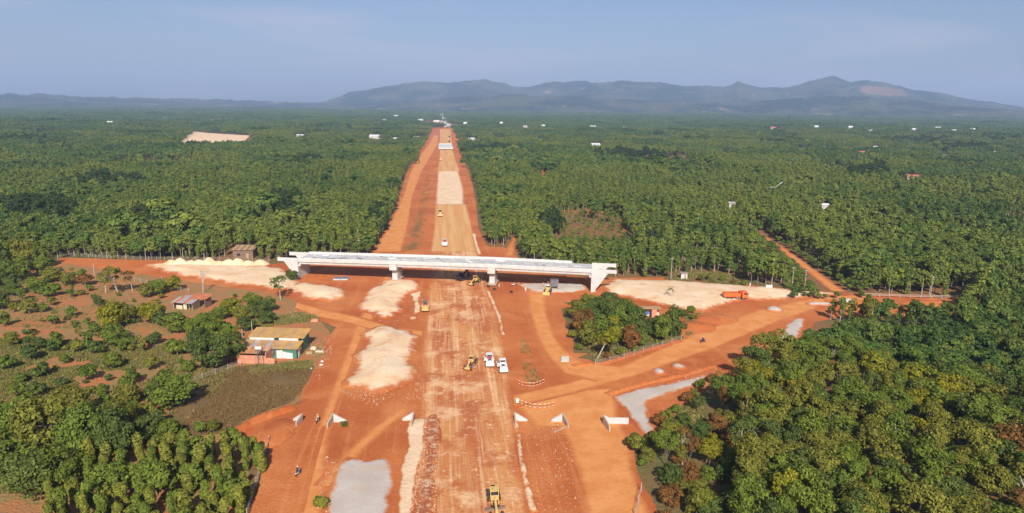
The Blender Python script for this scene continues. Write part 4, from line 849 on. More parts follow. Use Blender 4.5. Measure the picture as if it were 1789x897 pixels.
FH = [(398, 184, 6, 'w', 'tall white block standing out on the left horizon'), (655, 243, 20, 'w', 'long white house left of the far road'), (693, 245, 12, 'w', 'white house by the left frontage road'), (729, 243, 13, 't', 'tin roofed house nearest the left frontage road'), (734, 214, 12, 'w', 'white house left of the far slab road'), (763, 216, 12, 'w', 'white house beside the far slab road'), (692, 206, 8, 'w', 'small white house far left of the slab road'), (672, 214, 8, 't', 'tin roofed speck left of the slab road'),
      (824, 246, 14, 'w', 'white house right of the far road'), (848, 251, 9, 'w', 'small white house just right of the far road'), (873, 244, 9, 'w', 'bright white house in the wood right of the far road'), (813, 220, 7, 'w', 'white speck right of the slab road'), (876, 219, 6, 'w', 'white speck further right of the slab road'), (1040, 256, 18, 'w', 'long white roof in the middle of the right wood'), (1036, 224, 12, 'w', 'white house in the centre of the right plain'), (1092, 226, 8, 'w', 'white house right of the centre plain'), (946, 246, 10, 't', 'grey roofed house in the right wood'), (917, 226, 9, 't', 'pale house above the long right wood'), (948, 223, 9, 'w', 'white roof above the grey roofed house'),
      (1350, 229, 10, 'r', 'pale house under the mountain, leftmost of its row'), (1425, 228, 8, 'w', 'white house under the mountain, second of its row'), (1485, 229, 7, 'w', 'white house under the mountain, third of its row'), (1515, 235, 18, 't', 'long tin roof under the highest peak'), (1598, 234, 12, 'w', 'white house right of the long tin roof'), (1638, 229, 10, 'w', 'bright white house under the right slope'), (1697, 232, 9, 'w', 'white house at the far right plain'), (1665, 235, 7, 't', 'grey roof at the far right plain'), (1503, 270, 16, 'r', 'red roofed house in the right middle distance'), (1529, 258, 6, 'w', 'white speck above the red roofed house'), (1560, 262, 8, 'r', 'red speck right of the red roofed house'), (1641, 267, 8, 'w', 'white roof right of the red roofed pair'), (1650, 277, 12, 'w', 'white gabled house in the right middle distance'), (1740, 268, 9, 'w', 'white roof near the right edge'), (1595, 316, 26, 'r', 'broad brown roofed house in the right plantation'), (1398, 263, 14, 't', 'pale greenhouse roof in the right middle distance'), (1442, 261, 8, 't', 'small pale roof beside the greenhouse'), (1786, 281, 8, 'r', 'reddish house at the right edge'), (1278, 362, 6, 't', 'small pale hut in the right plantation'), (1440, 365, 8, 'w', 'pale hut in the far right plantation'), (1469, 340, 12, 't', 'tin hut in the far right plantation'),
      (525, 242, 14, 'w', 'white roof in the left wood'), (570, 252, 8, 'w', 'small white roof left of the far road'), (193, 220, 10, 'w', 'white roof at the left middle distance'), (290, 209, 10, 'w', 'white roof on the far left plain'), (28, 215, 12, 'w', 'white roof at the far left edge'), (16, 190, 30, 'w', 'long pale shed near the left horizon'), (180, 186, 8, 'w', 'white speck on the left horizon'), (485, 191, 16, 'w', 'row of pale roofs on the left horizon'), (520, 188, 8, 'w', 'pale roof next to the horizon row'), (570, 191, 10, 'r', 'reddish roof on the left horizon'), (605, 193, 12, 'w', 'white roof left of the range foot'), (1080, 197, 4, 'w', 'white tower block at the foot of the range'), (1163, 201, 4, 'w', 'small white block at the foot of the range'), (985, 197, 6, 'w', 'white speck below the range'), (885, 193, 8, 'w', 'pale roof below the range'), (835, 197, 10, 'w', 'pale roof right of the vanishing road'), (710, 194, 12, 'w', 'pale roofs left of the vanishing road'), (1265, 270, 6, 'w', 'white speck in the middle right plain')]
for a in FH: far_house(*a)
# far concrete slab bridge and crossing bridge over the corridor
for (a, b, c_, d, lab) in ((766, 792, 262, 254, 'white concrete slab bridge on the far haul road'), (756, 790, 222, 219, 'pale crossing bridge at the start of the far slab road')):
    p, q = G(a, c_), G(b, c_); w = q[0]-p[0]; o = thing('slab_bridge', lab, 'bridge', ((p[0]+q[0])/2, p[1], 0), -ROADA)
    dp = G(a, d)[1]-p[1]; MB().box((0, dp/2, 1.6), (w, dp, .8)).build('deck', 'wall_white', o)
    for x in (-w*.42, w*.42): MB().box((x, dp/2, .6), (1.5, dp*.9, 1.2)).build('abutment', 'concrete', o)
    for y in (0.3, dp-.3): MB().box((0, y, 2.4), (w, .4, .8)).build('parapet', 'wall_white', o)
for x, y0, h, lab in ((1138, 250, 48, 'thin lattice mast in the right plain, left of two'), (1162, 240, 55, 'thin lattice mast in the right plain, right of two')):
    g = G(x, y0); o = thing('lattice_mast', lab, 'mast', (g[0], g[1], 0))
    for k in range(3):
        a = k*2.094; MB().tube((1.2*math.cos(a), 1.2*math.sin(a), 0), (.35*math.cos(a), .35*math.sin(a), h), .12, n=4).build('leg', 'grey_metal', o)
    for k in range(12): z = 2+k*h/12.5; f = 1.2-.85*z/h; MB().box((0, 0, z), (f*1.7, f*1.7, .12)).build('brace', 'grey_metal', o)
# sprinkler throwing water over the right plantation
g = G(1352, 352); o = thing('sprinkler', 'irrigation sprinkler throwing two pale jets over the right plantation', 'sprinkler', (g[0], g[1], 0)); MB().tube((0, 0, 0), (0, 0, 9.5), .1, n=6).build('riser', 'grey_metal', o)
for sx in (-1, 1):
    b = MB(); pv_ = None
    for k in range(9):
        q = k/8; p = (sx*q*(7 if sx < 0 else 5), 0, 9.5+(6 if sx > 0 else 4)*q-(6 if sx < 0 else 1.5)*q*q*1.2)
        if pv_: b.tube(pv_, p, .05+.10*q, .05+.14*q, 5)
        pv_ = p
    b.build('jet', 'water_jet', o)

# ================================================================== vegetation
leafmat('leaf_stand', [(0, (.040, .068, .024)), (1, (.070, .100, .030))], .5)
def leaf_quads(r, C, N, size):
    """one diamond shaped leaf clump per centre, facing roughly along N"""
    n = len(C); N = N+r.normal(0, .55, (n, 3)); N /= np.linalg.norm(N, axis=1)[:, None]
    A = np.cross(N, r.normal(0, 1, (n, 3))); A /= np.linalg.norm(A, axis=1)[:, None]; B = np.cross(N, A)
    s = size*r.uniform(.65, 1.35, (n, 1)); a = A*s*.62; b = B*s*.42
    V = np.stack([C-a, C-b+N*s*.06, C+a, C+b+N*s*.06], 1).reshape(-1, 3)
    return V, np.arange(4*n).reshape(n, 4)
def crown_pts(r, rad, cz, n_cl, per, cl_r, flat=.8, gap=.0):
    """clumps spread through an ellipsoid, leaves on the clumps' shells"""
    C = []; N = []
    for k in range(n_cl):
        while True:
            p = r.uniform(-1, 1, 3)
            if .25 < np.linalg.norm(p) < 1: break
        p = p/np.linalg.norm(p)*(np.linalg.norm(p)**.55)*.86; c = p*rad+np.array([0, 0, cz]); rr = cl_r*r.uniform(.7, 1.3)
        m_ = int(per*r.uniform(.7, 1.3)); d = r.normal(0, 1, (m_, 3)); d /= np.linalg.norm(d, axis=1)[:, None]; d[:, 2] = np.where(d[:, 2] < -.35, -d[:, 2], d[:, 2])
        q = c+d*rr*np.array([1, 1, flat])*r.uniform(.7, 1.05, (m_, 1)); C.append(q); N.append(d+p*.6+np.array([0, 0, .35]))
    return np.concatenate(C), np.concatenate(N)
def tree_mesh(seed, rad, cz, n_cl, per, cl_r, leaf, h_tr, r_tr, limbs=4, flat=.8):
    r = np.random.default_rng(seed); C, N = crown_pts(r, np.array(rad), cz, n_cl, per, cl_r, flat); cv = leaf_quads(r, C, N, leaf)
    b = MB(); lean = r.uniform(-.25, .25, 2); mid = (lean[0]*.5, lean[1]*.5, h_tr*.55); top = (lean[0], lean[1], h_tr)
    b.tube((0, 0, -.2), mid, r_tr, r_tr*.75, 6).tube(mid, top, r_tr*.75, r_tr*.45, 6)
    for k in range(limbs):
        a = k*6.283/limbs+r.uniform(-.4, .4); q = r.uniform(.45, .8); st = (lean[0]*q, lean[1]*q, h_tr*q)
        en = (rad[0]*.6*math.cos(a), rad[1]*.6*math.sin(a), cz+rad[2]*r.uniform(-.2, .4)); b.tube(st, en, r_tr*.4, r_tr*.15, 5)
    return cv, (np.array(b.v), b.f)
def column_mesh(seed, rc, h, n, leaf):
    r = np.random.default_rng(seed); z = r.uniform(.25, h, n); a = r.uniform(0, 6.283, n)
    rr = rc*(.8+.3*np.sin(z*1.7+seed)*np.cos(a+z*.6))*np.clip((h-z)/.45, .55, 1)*np.clip(z/.8, .6, 1)*r.uniform(.75, 1.1, n)
    C = np.stack([rr*np.cos(a), rr*np.sin(a), z], 1); N = np.stack([np.cos(a), np.sin(a), .45+0*a], 1); b = MB().tube((0, 0, -.1), (0, 0, h-.3), .11, .08, 6)
    return leaf_quads(r, C, N, leaf), (np.array(b.v), b.f)
def dead_mesh(seed, h):
    r = random.Random(seed); b = MB()
    def grow(p, d, ln, rad, k):
        q = p+d*ln; b.tube(p, q, rad, rad*.62, 6)
        if k:
            for _ in range(3 if k > 1 else 4): grow(q, (d+Vector((r.uniform(-.9, .9), r.uniform(-.9, .9), r.uniform(-.05, .6)))).normalized(), ln*r.uniform(.5, .75), rad*.58, k-1)
    grow(Vector((0, 0, 0)), Vector((.05, 0, 1)), h*.42, .2, 3); return np.array(b.v), b.f
def me_of(name, VF, mat):
    V, F = VF
    if isinstance(F, np.ndarray): me = np_mesh(name, V, F)
    else: me = bpy.data.meshes.new(name); me.from_pydata([tuple(v) for v in V], [], F)
    me.materials.append(M[mat]); return me
# near prototypes: (crown mesh, trunk mesh, natural height)
PROTO = {}
def proto(key, cv, tr, leaf, bark='bark'): PROTO.setdefault(key, []).append((me_of('crown', cv, leaf), me_of('trunk', tr, bark)))
for k in range(5): proto('broad', *tree_mesh(100+k, (2.5+.3*(k % 3), 2.6, 2.2+.25*(k % 2)), 5.2+.3*k % 2, 25, 122, 1.0, .30, 4.8, .17), 'leaf_green')
for k in range(3): proto('tall', *tree_mesh(120+k, (1.7, 1.7, 3.0), 5.6, 20, 118, .85, .29, 6.4, .15), 'leaf_green', 'pale_bark')
for k in range(2): proto('open', *tree_mesh(140+k, (2.3, 2.3, 2.3), 5.8, 14, 80, .8, .31, 6., .15, 6), 'leaf_olive', 'pale_bark')
for k in range(3): proto('bush', *tree_mesh(160+k, (1.15, 1.15, 1.0), 1.35, 12, 60, .55, .30, 1.1, .08, 3), 'leaf_green')
for k in range(3): proto('cone', *tree_mesh(170+k, (1.25, 1.25, 1.7), 2.1, 14, 65, .55, .30, 2.2, .09, 4), 'leaf_green')
for k in range(4): proto('vine', *column_mesh(180+k, .78, 4.8+.5*(k % 3), 900, .36), 'leaf_olive', 'white_post')
for k in range(3): proto('round', *tree_mesh(200+k, (3.3, 3.3, 2.6), 3.2, 48, 105, 1.0, .30, 3., .25, 6), 'leaf_dark')
for k in range(4): proto('low', *tree_mesh(220+k, (2.3, 2.3, 2.3), 2.75, 26, 122, .95, .30, 2.4, .16), 'leaf_green')
DEADM = me_of('branches', dead_mesh(5, 8.5), 'pale_bark')
def plant(kind, xy, name, label, cat, group=None, s=1., sz=None, leaf=None, var=None, z=0.):
    r = RNG; P = PROTO[kind]; cm, tm = P[int(r.integers(len(P))) if var is None else var % len(P)]
    o = thing(name, label, cat, (xy[0], xy[1], z), float(r.uniform(0, 6.28)), group); o.scale = (s*float(r.uniform(.82, 1.2)), s*float(r.uniform(.82, 1.2)), sz or s); tl = .02 if kind == 'vine' else .12; o.rotation_euler = (float(r.normal(0, tl)), float(r.normal(0, tl)), o.rotation_euler[2])
    pn = ('foliage', 'stem') if kind in ('bush', 'cone') else (('foliage', 'post') if kind == 'vine' else ('crown', 'trunk'))
    c_ = link(pn[0], cm, None, o); link(pn[1], tm, None, o)
    if leaf: c_.material_slots[0].link = 'OBJECT'; c_.material_slots[0].material = M[leaf]
    return o
def scatter(poly, spacing, seed, jit=.35, zone=None):
    """jittered rows over a ground polygon given in pixels"""
    P = np.array(G2(poly)); mn, mx = P.min(0), P.max(0); r = np.random.default_rng(seed)
    gx, gy = np.meshgrid(np.arange(mn[0], mx[0], spacing), np.arange(mn[1], mx[1], spacing)); gx = gx+(np.arange(gx.shape[0]) % 2)[:, None]*spacing*.5
    Q = np.stack([gx.ravel(), gy.ravel()], 1)+r.uniform(-jit, jit, (gx.size, 2))*spacing; return Q[inpoly(Q, P)]
# ---- wood at lower right
WOOD = [(1152, 900), (1140, 860), (1125, 800), (1150, 770), (1205, 735), (1262, 690), (1345, 645), (1400, 622), (1428, 606), (1490, 594), (1560, 592), (1640, 602), (1700, 588), (1760, 566), (2000, 560), (2000, 1010), (1170, 1010)]
Q = scatter(WOOD, 4.1, 5, .42); Q = Q[np.argsort(np.hypot(Q[:, 0], Q[:, 1]))]
pxq, _ = PX(np.column_stack([Q, np.full(len(Q), 4.)])); vis = (pxq[:, 0] < 1830) & (pxq[:, 1] < 960)
NEAR = Q[vis][:290]; WREST = np.concatenate([Q[vis][290:], Q[~vis]])
LAB = {'leaf_green': 'mid green', 'leaf_olive': 'olive green', 'leaf_dark': 'dark green', 'leaf_bright': 'bright yellow green', 'leaf_dry': 'brownish dry'}
for i, p in enumerate(NEAR):
    u = RNG.random(); pp, _ = PX(np.array([[p[0], p[1], 5.]])); dry = pp[0, 0] < 1290 and pp[0, 1] > 680
    lf = 'leaf_bright' if u > .96 else ('leaf_dry' if u > (.80 if dry else .93) else ('leaf_dark' if u < .16 else ('leaf_olive' if u < .52 else 'leaf_green')))
    kd = ['broad', 'broad', 'tall', 'open', 'broad'][int(RNG.integers(5))]; kd = 'low' if dry and RNG.random() < .75 else kd; wh = 'on the road side' if pp[0, 0] < 1290 else ('along the bottom' if pp[0, 1] > 830 else ('at the far end' if pp[0, 1] < 640 else ('at the right side' if pp[0, 0] > 1620 else ('in the left middle' if pp[0, 0] < 1450 else 'in the right middle')))); sh = {'low': 'bushy', 'broad': 'broad crowned', 'tall': 'narrow crowned', 'open': 'thin crowned'}[kd]
    s = float(RNG.uniform(.78, 1.28))*(.72 if dry else 1)
    plant(kd, p, 'broadleaf_tree', f'{LAB[lf]} {sh} tree {wh} of the lower right wood', 'tree', 'trees of the lower right wood', s, s*float(RNG.uniform(.85, 1.15)), lf)
# ---- tree island
for i, (x, y, s, kd, lf, w_) in enumerate(((1010, 560, 1., 'low', 'leaf_olive', 'leftmost at the back'), (1012, 585, .9, 'low', 'leaf_dry', 'at the left rim'), (1030, 545, 1., 'low', 'leaf_olive', 'at the back left'), (1038, 570, 1., 'low', 'leaf_dark', 'left of the middle'), (1030, 605, .85, 'low', 'leaf_olive', 'at the lower left'), (1042, 630, .85, 'tall', 'leaf_bright', 'at the lowest tip'), (1060, 550, 1., 'round', 'leaf_dark', 'in the middle back'), (1068, 580, 1., 'low', 'leaf_dark', 'in the middle'), (1080, 605, .9, 'low', 'leaf_dark', 'at the lower middle'), (1098, 560, 1.05, 'low', 'leaf_olive', 'with the highest crown'), (1100, 612, .8, 'low', 'leaf_dry', 'beside the fence'), (1112, 585, 1., 'low', 'leaf_dark', 'right of the middle'), (1120, 608, .6, 'low', 'leaf_green', 'low by the fence'), (1140, 590, .7, 'low', 'leaf_dark', 'before the tarp shelter'), (1158, 592, .85, 'low', 'leaf_green', 'near the right tip'), (1172, 590, 1., 'low', 'leaf_dark', 'at the right tip'), (1092, 585, .9, 'round', 'leaf_green', 'behind the fence middle'), (1052, 598, .9, 'low', 'leaf_green', 'in the lower left middle'), (1020, 572, .8, 'low', 'leaf_green', 'behind the left rim'), (1085, 548, .8, 'low', 'leaf_dark', 'behind the highest crown'))):
    plant(kd, G(x, y)[:2], 'broadleaf_tree', f'{LAB[lf]} tree {w_} of the triangular tree island', 'tree', 'trees of the island', s*1.42, s*(1.25 if y < 562 else 1.8), lf, i)
# ---- pepper vines at lower left
VINE = [(95, 1000), (70, 880), (150, 815), (240, 800), (330, 790), (420, 785), (462, 800), (452, 860), (425, 1000)]
Q = scatter(VINE, 2.7, 8, .27)
for i, p in enumerate(Q[np.argsort(np.hypot(Q[:, 0], Q[:, 1]))][:290]):
    u = RNG.random(); pp, _ = PX(np.array([[p[0], p[1], 3.]]))
    if u < .75: plant('vine', p, 'pepper_vine', f'leafy pepper column {"in the front rows" if pp[0, 1] > 850 else ("in the back rows" if pp[0, 1] < 800 else "in the middle rows")} {"beside the fence" if pp[0, 0] > 380 else ("left of centre" if pp[0, 0] < 220 else "in mid field")} at lower left', 'pepper vine', 'pepper vines in rows', float(RNG.uniform(.8, 1.25)), float(RNG.uniform(.6, 1.15)), ['leaf_vine', 'leaf_vine', 'leaf_green'][int(RNG.integers(3))])
    elif u < .9: plant('cone', p, 'shade_tree', f'small shade tree among the pepper columns, {"front" if pp[0, 1] > 840 else "back"} {"right" if pp[0, 0] > 280 else "left"}', 'tree', 'shade trees among the vines', float(RNG.uniform(1.2, 1.7)), float(RNG.uniform(1.2, 1.9)), 'leaf_green')
# ---- distinct trees of the left half
TREES = [(-60, 470, 'low', 1.5, 1.9, 'leaf_green', 'leafy tree beyond the left frame edge, upper'), (20, 468, 'low', 1.4, 1.8, 'leaf_green', 'leafy tree in the dense group left of the red road end'), (50, 470, 'low', 1.4, 1.8, 'leaf_olive', 'olive leafy tree in the dense group left of the red road end'), (78, 468, 'low', 1.2, 1.5, 'leaf_green', 'rightmost leafy tree of the group at the red road end'), (-5, 478, 'low', 1.4, 1.7, 'leaf_dark', 'dark leafy tree in the dense group at the left edge'), (450, 556, 'low', .9, .8, 'leaf_dark', 'dark low tree above the yellow roofed house'), (385, 560, 'low', .8, .7, 'leaf_green', 'low green tree left of the shack hedge'), (85, 795, 'round', 1.6, 2.0, 'leaf_olive', 'huge green tree with a lit crown at lower left'), (150, 805, 'round', 1.45, 1.9, 'leaf_green', 'huge tree right of the largest crown at lower left'), (205, 800, 'round', 1.35, 1.7, 'leaf_dark', 'huge dark tree shading the pepper rows'), (45, 770, 'round', 1.3, 1.6, 'leaf_green', 'large green tree left of the huge one'), (215, 765, 'round', 1.2, 1.4, 'leaf_olive', 'olive tree behind the huge dark one'), (120, 750, 'round', 1.3, 1.5, 'leaf_olive', 'olive tree behind the largest crown at lower left'), (40, 870, 'round', 1.4, 1.4, 'leaf_dark', 'dark bushy tree at the lower left corner'), (95, 860, 'round', 1.2, 1.3, 'leaf_green', 'bushy green tree left of the pepper rows'), (-20, 830, 'round', 1.4, 1.4, 'leaf_green', 'bushy tree cut by the lower left frame edge'), (262, 770, 'low', 1.0, .8, 'leaf_dark', 'low dark tree above the pepper rows'), (290, 775, 'low', .9, .7, 'leaf_green', 'low green tree above the pepper rows'), (312, 708, 'round', 1.4, 1.35, 'leaf_green', 'round isolated green tree in the dry field'), (372, 648, 'round', 1.45, 1.6, 'leaf_dark', 'dark tree left of the brick annex'), (402, 632, 'low', 1.2, 1.1, 'leaf_dark', 'dark tree between its taller twin and the annex'), (345, 618, 'round', 1.1, 1.2, 'leaf_dark', 'dark tree behind the one by the annex'), (352, 600, 'tall', 1.1, 1.0, 'leaf_green', 'narrow green tree left of the farmhouse'), (375, 600, 'low', 1.1, .95, 'leaf_green', 'leafy tree up the slope from the annex'), (208, 516, 'open', 1.45, 1.35, 'leaf_olive', 'tall thin olive tree above the left sand bed'), (232, 510, 'open', 1.1, 1.0, 'leaf_dry', 'brownish tree right of the tall thin olive one'), (185, 512, 'open', 1.1, .9, 'leaf_olive', 'thin tree left of the tall thin olive one'), (198, 575, 'low', 1.2, 1.2, 'leaf_bright', 'bright yellow green tree in the orchard'), (220, 565, 'low', 1.0, .9, 'leaf_olive', 'olive tree right of the bright orchard tree'), (200, 606, 'low', 1.1, .9, 'leaf_green', 'green tree below the bright orchard tree'), (268, 566, 'low', 1.3, 1.05, 'leaf_bright', 'bright wide tree left of the rusty shack'), (310, 582, 'low', 1.15, .9, 'leaf_green', 'round tree in front of the rusty shack'), (362, 588, 'low', 1.2, 1.0, 'leaf_green', 'green tree below the shack path'), (300, 510, 'low', 1.0, .85, 'leaf_bright', 'bright tree behind the rusty shack'), (275, 514, 'low', 1.0, .8, 'leaf_green', 'green tree left behind the rusty shack'), (256, 520, 'low', .9, .7, 'leaf_olive', 'olive tree farther left behind the shack'), (405, 552, 'low', 1.05, .85, 'leaf_bright', 'bright tree right of the shack'), (440, 540, 'low', 1.0, .8, 'leaf_green', 'green tree in the hedge right of the shack'), (468, 545, 'low', .9, .7, 'leaf_dark', 'dark tree at the right end of the hedge'), (425, 560, 'low', .9, .65, 'leaf_olive', 'olive tree under the hedge right of the shack'), (490, 524, 'open', 1.15, 1.05, 'leaf_green', 'slender green tree before the low sand mound'), (512, 492, 'low', .75, .7, 'leaf_dark', 'small tree tucked under the left wing wall'), (430, 578, 'low', .8, .6, 'leaf_dark', 'low dark tree behind the farmhouse'), (470, 565, 'bush', 1.8, 1.6, 'leaf_dark', 'dark shrub behind the yellow roof'), (400, 598, 'low', 1.0, .8, 'leaf_green', 'green tree behind the brick annex'), (75, 482, 'low', 1.2, 1.05, 'leaf_green', 'green tree at the end of the left road'), (45, 488, 'low', 1.3, 1.15, 'leaf_green', 'wide green tree at the left edge'), (15, 492, 'low', 1.3, 1.2, 'leaf_green', 'second wide green tree at the left edge'), (-10, 500, 'low', 1.2, 1.1, 'leaf_dark', 'dark tree on the left frame edge'), (98, 492, 'low', 1.1, .85, 'leaf_olive', 'olive tree at the corner of the left road'), (120, 500, 'low', .9, .7, 'leaf_olive', 'low olive tree beside the red bank'), (150, 500, 'bush', 2., 1.9, 'leaf_dry', 'brown shrub on the red bank'), (28, 515, 'low', 1.2, 1.0, 'leaf_dark', 'dark tree in the left orchard edge'), (62, 512, 'low', 1.1, .9, 'leaf_green', 'green tree in the left orchard edge'), (95, 518, 'bush', 2.4, 2.0, 'leaf_green', 'large shrub in the left orchard edge'), (0, 540, 'low', 1.1, .9, 'leaf_dark', 'dark tree low on the left frame edge'), (-20, 570, 'low', 1.1, .9, 'leaf_dark', 'dark tree cut by the left frame edge'),
         (1530, 575, 'tall', 1.1, 1.2, 'leaf_olive', 'tall olive tree rising before the white rail'), (1555, 584, 'low', .9, .9, 'leaf_dark', 'dark tree right of the tall olive one'), (1580, 566, 'open', .8, .8, 'leaf_dry', 'brown thin tree before the white rail'), (1512, 592, 'low', .8, .7, 'leaf_dark', 'dark tree below the site shelter'), (1112, 788, 'bush', 1.7, 1.5, 'leaf_olive', 'ragged olive shrub at the edge of the service road'), (600, 746, 'bush', .6, .5, 'leaf_dark', 'tiny dark shrub beside the left wing wall'), (562, 885, 'bush', 1., .8, 'leaf_olive', 'small shrub left of the grey gravel pad')]
for i, (x, y, kd, s, sz, lf, lab) in enumerate(TREES):
    gr_ = 1.22 if (kd == 'low' and x < 560) else 1.
    plant(kd, G(x, y)[:2], 'shrub' if kd == 'bush' else 'broadleaf_tree', lab, 'shrub' if kd == 'bush' else 'tree', None, s*gr_, sz*gr_*(1.1 if gr_ > 1 else 1), lf, i)
g = G(355, 512); o = thing('dead_tree', 'leafless pale tree beside the rusty shack', 'tree', (g[0], g[1], 0)); link('branches', DEADM, None, o)
g = G(1170, 523); o = thing('palm_tree', 'small palm with drooping fronds on the right sand bed', 'palm tree', (g[0], g[1], .1)); MB().tube((0, 0, 0), (.1, 0, 3.6), .14, .1, 7).build('trunk', 'pale_bark', o)
for k in range(9):
    a = k*.698+.2; b = MB(); pv_ = None; up = .9 if k % 3 == 0 else .35
    for j in range(6):
        q = j/5; rr = 2.0*q*(.6 if k % 3 == 0 else 1); p = (.1+rr*math.cos(a), rr*math.sin(a), 3.6+up*2.2*q-1.9*q*q)
        if pv_: b.add([(pv_[0]-.16*math.sin(a), pv_[1]+.16*math.cos(a), pv_[2]-.06), (pv_[0]+.16*math.sin(a), pv_[1]-.16*math.cos(a), pv_[2]-.06), (p[0]+.14*math.sin(a), p[1]-.14*math.cos(a), p[2]-.06), (p[0]-.14*math.sin(a), p[1]+.14*math.cos(a), p[2]-.06), (pv_[0], pv_[1], pv_[2]+.04), (p[0], p[1], p[2]+.04)], [(0, 4, 5, 3), (4, 1, 2, 5)])
        pv_ = p
    b.build('frond', 'leaf_dark', o)
# ---- orchard bushes
B1 = [(550, 450, 1.2), (700, 400, .9), (410, 510, 1.1), (770, 520, 1.2), (570, 600, 1.1), (430, 665, 1.2), (230, 580, 1.9), (300, 430, 1.2), (40, 670, 1.4), (740, 725, 1.1), (620, 755, .8), (1210, 820, 1.3), (470, 840, 1.7), (730, 870, 1.5), (100, 820, 1.5), (220, 755, .9), (1380, 880, 1.4), (880, 800, 2.2), (490, 350, 1.3), (370, 340, 1.1), (180, 470, 1.2), (340, 560, 1.), (120, 560, 1.2), (980, 640, 1.1), (1060, 610, 1.3), (1000, 850, 1.3), (620, 870, 1.2), (320, 850, 1.3), (1500, 770, 1.4), (1640, 760, 1.5), (1560, 860, 1.4), (1740, 700, 1.), (640, 300, 1.3), (560, 310, 1.2), (820, 640, 1.3), (1250, 680, 1.3), (90, 440, 1.3), (20, 540, 1.4), (1700, 860, 1.4)]
B2 = [(190, 115, 1.6), (700, 160, 1.7), (830, 265, 1.5), (960, 165, 1.2), (260, 220, 1.4), (540, 240, 1.4), (1110, 80, 1.5), (800, 385, 1.9), (600, 70, 1.3), (60, 160, 1.3), (400, 130, 1.), (880, 60, 1.2), (1020, 230, .9), (100, 350, 1.4), (60, 480, 1.2), (30, 620, 1.5), (230, 330, 1.3), (690, 420, 1.3), (1180, 180, 1.2), (470, 60, .9), (330, 60, 1.1), (760, 60, 1.), (130, 260, 1.), (910, 480, 1.4), (1000, 520, 1.2), (960, 560, 1.3), (1250, 570, .9), (1340, 560, 1.), (1080, 590, 1.1), (100, 700, 1.6), (180, 780, 1.7), (60, 830, 1.6), (250, 830, 1.4)]
n_ = 0
for zx, zy, sc_, BB in ((0, 420, 4.4725, B1), (0, 600, 3.578, B2)):
    for (x, y, s) in BB:
        px, py = zx+x/sc_, zy+y/sc_; lf = ['leaf_green', 'leaf_green', 'leaf_olive', 'leaf_dark'][n_ % 4]; kd = 'cone' if (n_*7) % 5 < 2 and py < 620 else 'bush'
        wh = 'in the upper orchard rows' if py < 540 else ('in the middle of the left field' if py < 640 else 'in the lower grassy field')
        plant(kd, G(px, py)[:2], 'shrub', f'{LAB[lf]} {"conical" if kd == "cone" else "rounded"} shrub {wh}', 'shrub', 'shrubs of the left field', s*(.95 if kd == 'cone' else 1.12), s*(1.05 if kd == 'cone' else 1.2), lf); n_ += 1
for i in range(150):
    px, py = float(RNG.uniform(-40, 520)), float(RNG.uniform(500, 760)); ok_ = inpoly(np.array([[px, py]]), [(-60, 520), (120, 505), (230, 505), (420, 515), (500, 545), (440, 570), (400, 640), (280, 720), (250, 760), (-60, 760)])[0] and not inpoly(np.array([[px, py]]), [(285, 500), (400, 500), (400, 548), (285, 548)])[0]
    if not ok_ or (py < 560 and px < 170 and RNG.random() < .6): continue
    lf = ['leaf_green', 'leaf_olive', 'leaf_vine', 'leaf_dark'][i % 4]; wh = 'in the upper orchard' if py < 560 else ('in the middle of the left field' if py < 640 else 'in the lower left field'); wh += ' near the left edge' if px < 130 else (' near the farmhouse' if px > 300 else ' between the orchard trees'); LAB.setdefault('leaf_vine', 'pale olive')
    plant('bush', G(px, py)[:2], 'low_shrub', f'{LAB[lf]} small low shrub {wh}', 'shrub', 'low shrubs of the left field', float(RNG.uniform(.45, .95)), None, lf)
# scrub along road edges
SC = [(1150, 745), (1165, 735), (1180, 722), (1200, 705), (1215, 695), (1225, 680), (1240, 668), (1190, 740), (1120, 815), (1135, 770), (1210, 560), (1205, 548), (1196, 552), (1240, 490), (1262, 492), (1280, 497), (1225, 492), (1300, 500), (995, 575), (1000, 592), (1012, 612), (1065, 630), (1085, 622), (1110, 617)]
for i, (x, y) in enumerate(SC):
    lf = ['leaf_dry', 'leaf_olive', 'leaf_green'][i % 3]; wh = 'on the bank above the lower right wood' if (x > 1110 and y > 640) else ('on the scrub mound behind the right sand bed' if y < 505 else ('below the right sand bed' if x > 1190 else 'at the rim of the tree island'))
    plant('bush', G(x, y)[:2], 'shrub', f'{LAB[lf]} low shrub {wh}', 'shrub', 'roadside scrub', float(RNG.uniform(.6, 1.2)), None, lf)

# ---- the forest of the plain: one object of instanced trees
FV, FF, FMAT, KEY = [], [], [], []          # prototype geometry, kept at a real spot in the forest
PR_AT = []
def add_proto(parts, at):
    k = len(PR_AT)+1; PR_AT.append(at)
    for (V, F), mi in parts:
        V = np.asarray(V)+np.array(at); b = sum(len(v) for v in FV); FV.append(V); KEY.append(np.full(len(V), k, np.int32))
        for f in F: FF.append(tuple(int(b+i) for i in f)); FMAT.append(mi)
    return k
def spot(x, y): g_ = G(x, y); return (g_[0], g_[1], float(terrain(g_[0], g_[1])))
KD = {}
def reg(name, parts_list): KD[name] = [add_proto(p, a) for p, a in parts_list]
def tm(seed, rad, cz, ncl, per, clr, leaf, h, rt, limbs=2, bk=2, li=0): cv, tr = tree_mesh(seed, rad, cz, ncl, per, clr, leaf, h, rt, limbs); return [(cv, li), (tr, bk)]
reg('A', [(tm(300+k, (2.5, 2.5, 2.5), 4.7, 18, 42, 1.0, .60, 4.6, .16), spot(1500+20*k, 470)) for k in range(4)])
reg('D', [(tm(320+k, (1.35, 1.35, 3.2), 5.2, 14, 34, .8, .52, 7., .13, 1, 3, 5), spot(1600+15*k, 460)) for k in range(4)])
